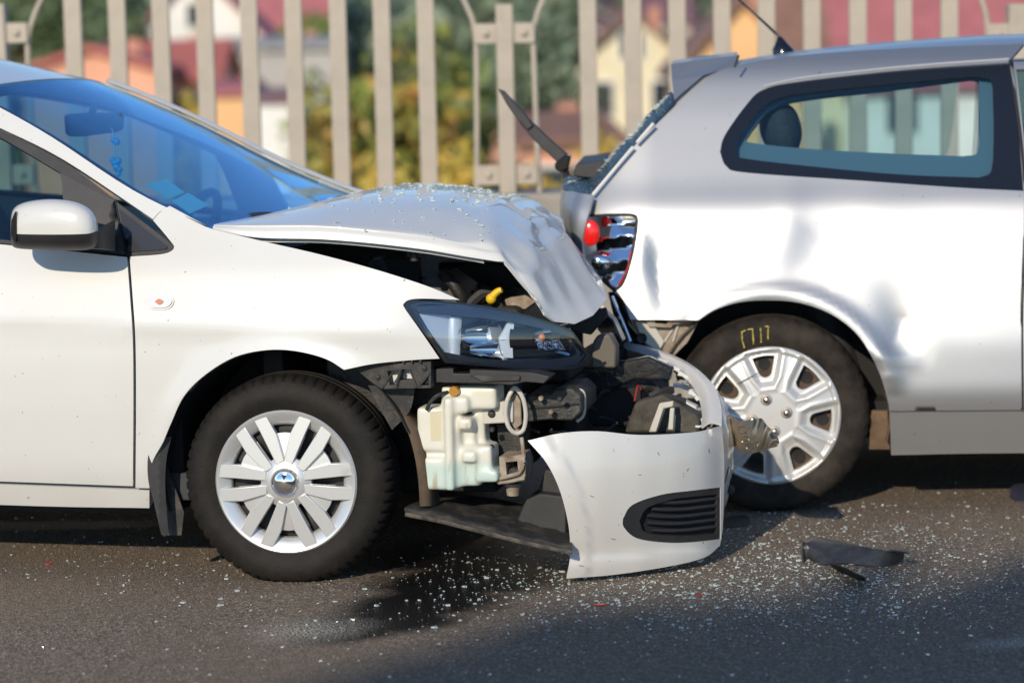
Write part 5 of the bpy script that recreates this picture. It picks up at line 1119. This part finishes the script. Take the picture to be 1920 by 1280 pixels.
circ = [np.array((RS * math.cos(a), RS * math.sin(a))) for a in np.linspace(0, 2 * math.pi, 97)[:-1]]
panel('hubcap', circ, lambda x, z: np.array((x, cap_y(x, z), z)), mat('hubcap_satin_silver', (.64, .635, .62), .42, metal=.45, coat=.15, noise=((.50, .47, .43), 7, .55, .85)), wheelS, holes=[hole_poly(a) for a in WA], step=.0042, extr=(0, .014, 0))
lathe_y('steel_rim', [(.0, .05), (.09, .05), (.15, .042), (.19, .048), (.215, .03), (.216, .16)], (0, 0, 0), mat('brown_wheel_steel', (.10, .062, .040), .75, noise=((.05, .033, .022), 25, .4, .7)), wheelS, 64, 40)
for a in WA: lathe_y('vent_hole', [(.0, .0), (.017, .0), (.020, -.001), (.020, .003)], (.165 * math.cos(a), .0405, .165 * math.sin(a)), DARKIN, wheelS, 18, 60)
for (x, y) in ((1437, 749), (1475, 773), (1411, 787), (1452, 808)):
    p = S(x, y, -.01) - np.array([SU, -.004, SZ])
    lathe_y('bolt_cap', [(.0, -.016), (.006, -.0155), (.011, -.012), (.013, -.006), (.013, .0)], (p[0], -.010, p[2]), mat('worn_nickel', (.55, .47, .40), .28, metal=1.0), wheelS, 20, 50)
    lathe_y('bolt_ring', [(.0185, .004), (.0185, -.004), (.016, -.0045), (.014, .002)], (p[0], -.008, p[2]), mat('bronze_ring', (.22, .16, .11), .4, metal=.8), wheelS, 20, 50)
YM = mat('yellow_chalk', (.62, .48, .10), .8, noise=((.10, .08, .04), 120, .45, .6))
for q in (((1391, 622), (1392, 638), (1396, 652)), ((1391, 622), (1400, 619)), ((1411, 616), (1412, 630), (1413, 645)), ((1411, 616), (1402, 618)), ((1426, 615), (1427, 628), (1427, 642)), ((1441, 612), (1440, 624), (1440, 636)), ((1441, 612), (1434, 612))):
    P = [S(x, y, -.0115) - np.array([SU, -.004, SZ]) for x, y in q]; tube('chalk_mark', P, .0024, YM, wheelS, 5, 3)
tube('hubcap_wire', [S(1382, 720, -.016) - np.array([SU, -.004, SZ]), S(1440, 690, -.014) - np.array([SU, -.004, SZ])], .0014, BLACKP, wheelS, 5)
for uu, vv, rz, nm in ((2.55, 0, 0, 'front_wheel'), (2.55, SW, math.pi, 'front_wheel'), (SU, SW, math.pi, 'rear_wheel')):
    c = copy_tree(wheelS, civ); c.location = (uu, vv, SZ); c.rotation_euler = (0, 0, rz); c.name = nm
# ================================================================ debris on the road
rng = np.random.default_rng(21)
def fp(x, y): return ground(x, y)
pc = []
def scatter(n, cx, cy, sx, sy):
    for _ in range(n):
        x, y = cx + rng.normal() * sx, cy + rng.normal() * sy
        if y < 880 or y > 1330: continue
        p = ground(x, y); pc.append(p + np.array([0, 0, .0015]))
scatter(2900, 1330, 1080, 260, 55); scatter(1500, 1650, 1060, 200, 60); scatter(260, 640, 1110, 300, 55); scatter(240, 250, 1060, 200, 35); scatter(350, 1500, 980, 200, 30); scatter(220, 950, 1230, 600, 40); scatter(260, 1100, 1100, 120, 25); scatter(200, 200, 990, 200, 25)
tag(crumbs('glass_crumbs', pc, .0034, None, GLASSC), 'tiny crumbs of shattered glass strewn over the asphalt', 'broken glass', kind='stuff')
hc = []
for _ in range(420):
    i = int(np.clip(rng.normal(22, 8), 3, len(topg) - 3)); j = int(np.clip(rng.normal(30, 9), 6, len(topg[0]) - 5)); i = min(i, len(topg) - 2); p = topg[i][j] * .5 + topg[min(i + 1, len(topg) - 1)][min(j + 1, len(topg[0]) - 1)] * .5; hc.append(np.array(p) + np.array([rng.uniform(-.01, .01), rng.uniform(-.01, .01), .003]))
Rw = np.array([[math.cos(-FW.yaw), -math.sin(-FW.yaw), 0], [math.sin(-FW.yaw), math.cos(-FW.yaw), 0], [0, 0, 1]])
tag(crumbs('bonnet_glass_crumbs', [Rw @ p + FW.O for p in hc], .0060, None, GLASSC), 'glass crumbs lying on the white bonnet', 'broken glass', kind='stuff')
# larger shards, one by one
sh = []
for k in range(46):
    x, y = (rng.normal(1330, 190), rng.normal(1060, 38)) if k < 34 else (rng.normal(560, 240), rng.normal(1120, 30))
    if y < 1000: y = 1000 + (1000 - y) * .4
    p = ground(x, y); n = rng.integers(4, 6); a0 = rng.uniform(0, 6.28); r = rng.uniform(.006, .011)
    P = [(r * rng.uniform(.7, 1.1) * math.cos(a0 + 6.28 * i / n), r * rng.uniform(.6, 1.) * math.sin(a0 + 6.28 * i / n)) for i in range(n)]
    V = [(q[0], q[1], 0) for q in P] + [(q[0], q[1], .004) for q in P]; F = [tuple(range(n))[::-1], tuple(range(n, 2 * n))] + [(i, (i + 1) % n, n + (i + 1) % n, n + i) for i in range(n)]
    o = mk('glass_fragment', V, F, GLASSC, None, False); o.location = (p[0], p[1], .001); o.rotation_euler = (rng.uniform(-.05, .05), rng.uniform(-.05, .05), 0)
    tag(o, 'larger flat piece of greenish broken glass on the road', 'glass', 'larger pieces of broken glass on the road')
# torn black trim on the road
def road_sheet(name, pts_front, pts_back, m, label, cat, thick=.004, arch=.0):
    base = ground(*np.mean(np.array(pts_front), 0)); A = [ground(x, y) for x, y in pts_front]; B = [atz(x, y) for x, y in pts_back]
    rows = []
    for t in np.linspace(0, 1, 7): rows.append([a + (b - a) * t + np.array([0, 0, arch * math.sin(math.pi * t)]) for a, b in zip(A, B)])
    rows = [[p - np.array([base[0], base[1], 0]) + np.array([0, 0, thick]) for p in r] for r in rows]
    o = sheet(name, grid_loft(rows, 2, 4), m, None, thick=thick, sharp=40, flip=(0, -.5, 1)); o.location = (base[0], base[1], 0); tag(o, label, cat); return o
TRIMZ = .045
def atz(x, y): return ground(x, y, TRIMZ)
TRIMM = mat('torn_trim_black', (.028, .030, .036), .35, noise=((.06, .06, .062), 30, .45, .7), bump=.3, bscale=120)
road_sheet('trim_piece', [(1507, 1056), (1514, 1050), (1540, 1060), (1580, 1058), (1620, 1062), (1655, 1064), (1680, 1060), (1694, 1052)], [(1502, 1012), (1508, 1022), (1530, 1009), (1575, 1018), (1625, 1028), (1665, 1036), (1690, 1039), (1704, 1041)], TRIMM, 'torn piece of curved black plastic trim lying on the road', 'plastic trim', .005, .018)
road_sheet('trim_sliver', [(1560, 1064), (1585, 1075), (1608, 1086), (1622, 1086)], [(1556, 1055), (1583, 1064), (1606, 1076), (1624, 1084)], DUSTYP, 'thin black splinter of plastic in front of the torn trim', 'plastic splinter', .003, .004)
TRIMZ = .012
road_sheet('trim_sliver', [(1362, 990), (1380, 988), (1402, 985), (1406, 978)], [(1358, 972), (1378, 968), (1396, 966), (1404, 972)], BLACKP, 'flat black scrap of plastic beside the hanging bumper', 'plastic scrap', .003, .005)
road_sheet('trim_sliver', [(1893, 935), (1906, 940), (1930, 940)], [(1896, 918), (1908, 908), (1930, 904)], mat('dark_blue_scrap', (.035, .035, .06), .5), 'dark blue scrap under the silver car sill', 'plastic scrap', .004, .02)
REDS = mat('red_lamp_plastic', (.45, .02, .02), .25, coat=.4)
for x, y, s, lb in ((1126, 1134, .012, 'flat red lamp splinter on the road ahead of the bumper'), (1312, 1117, .008, 'small red lamp splinter among glass crumbs'), (1420, 1002, .006, 'tiny red lamp splinter near the silver wheel'), (92, 1057, .008, 'small red splinter on the road by the white car sill')):
    p = ground(x, y); P = [(-s * 1.6, -s * .5), (s * .4, -s * .7), (s * 1.7, .1 * s), (-.2 * s, s * .6)]; V = [(q[0], q[1], 0) for q in P] + [(q[0], q[1], .003) for q in P]
    o = mk('red_splinter', V, [(3, 2, 1, 0), (4, 5, 6, 7)] + [(i, (i + 1) % 4, 4 + (i + 1) % 4, 4 + i) for i in range(4)], REDS, None, False); o.location = (p[0], p[1], .001); tag(o, lb, 'splinter')
# roadside tree behind the photographer whose crown shades the near road
d = np.array(to_sun); tgt = np.array([.65, 4.45, 0]); k = 26.0; q = tgt + d * k
tree('tall roadside tree behind the photographer shading the near road', 333, 10, q[1], 2.5, 'green', .30, 4200, x0=q[0], z0=0.0, ztop=q[2] + 1.0, ybot=None, lumps=18, cbz=q[2] - 1.0)
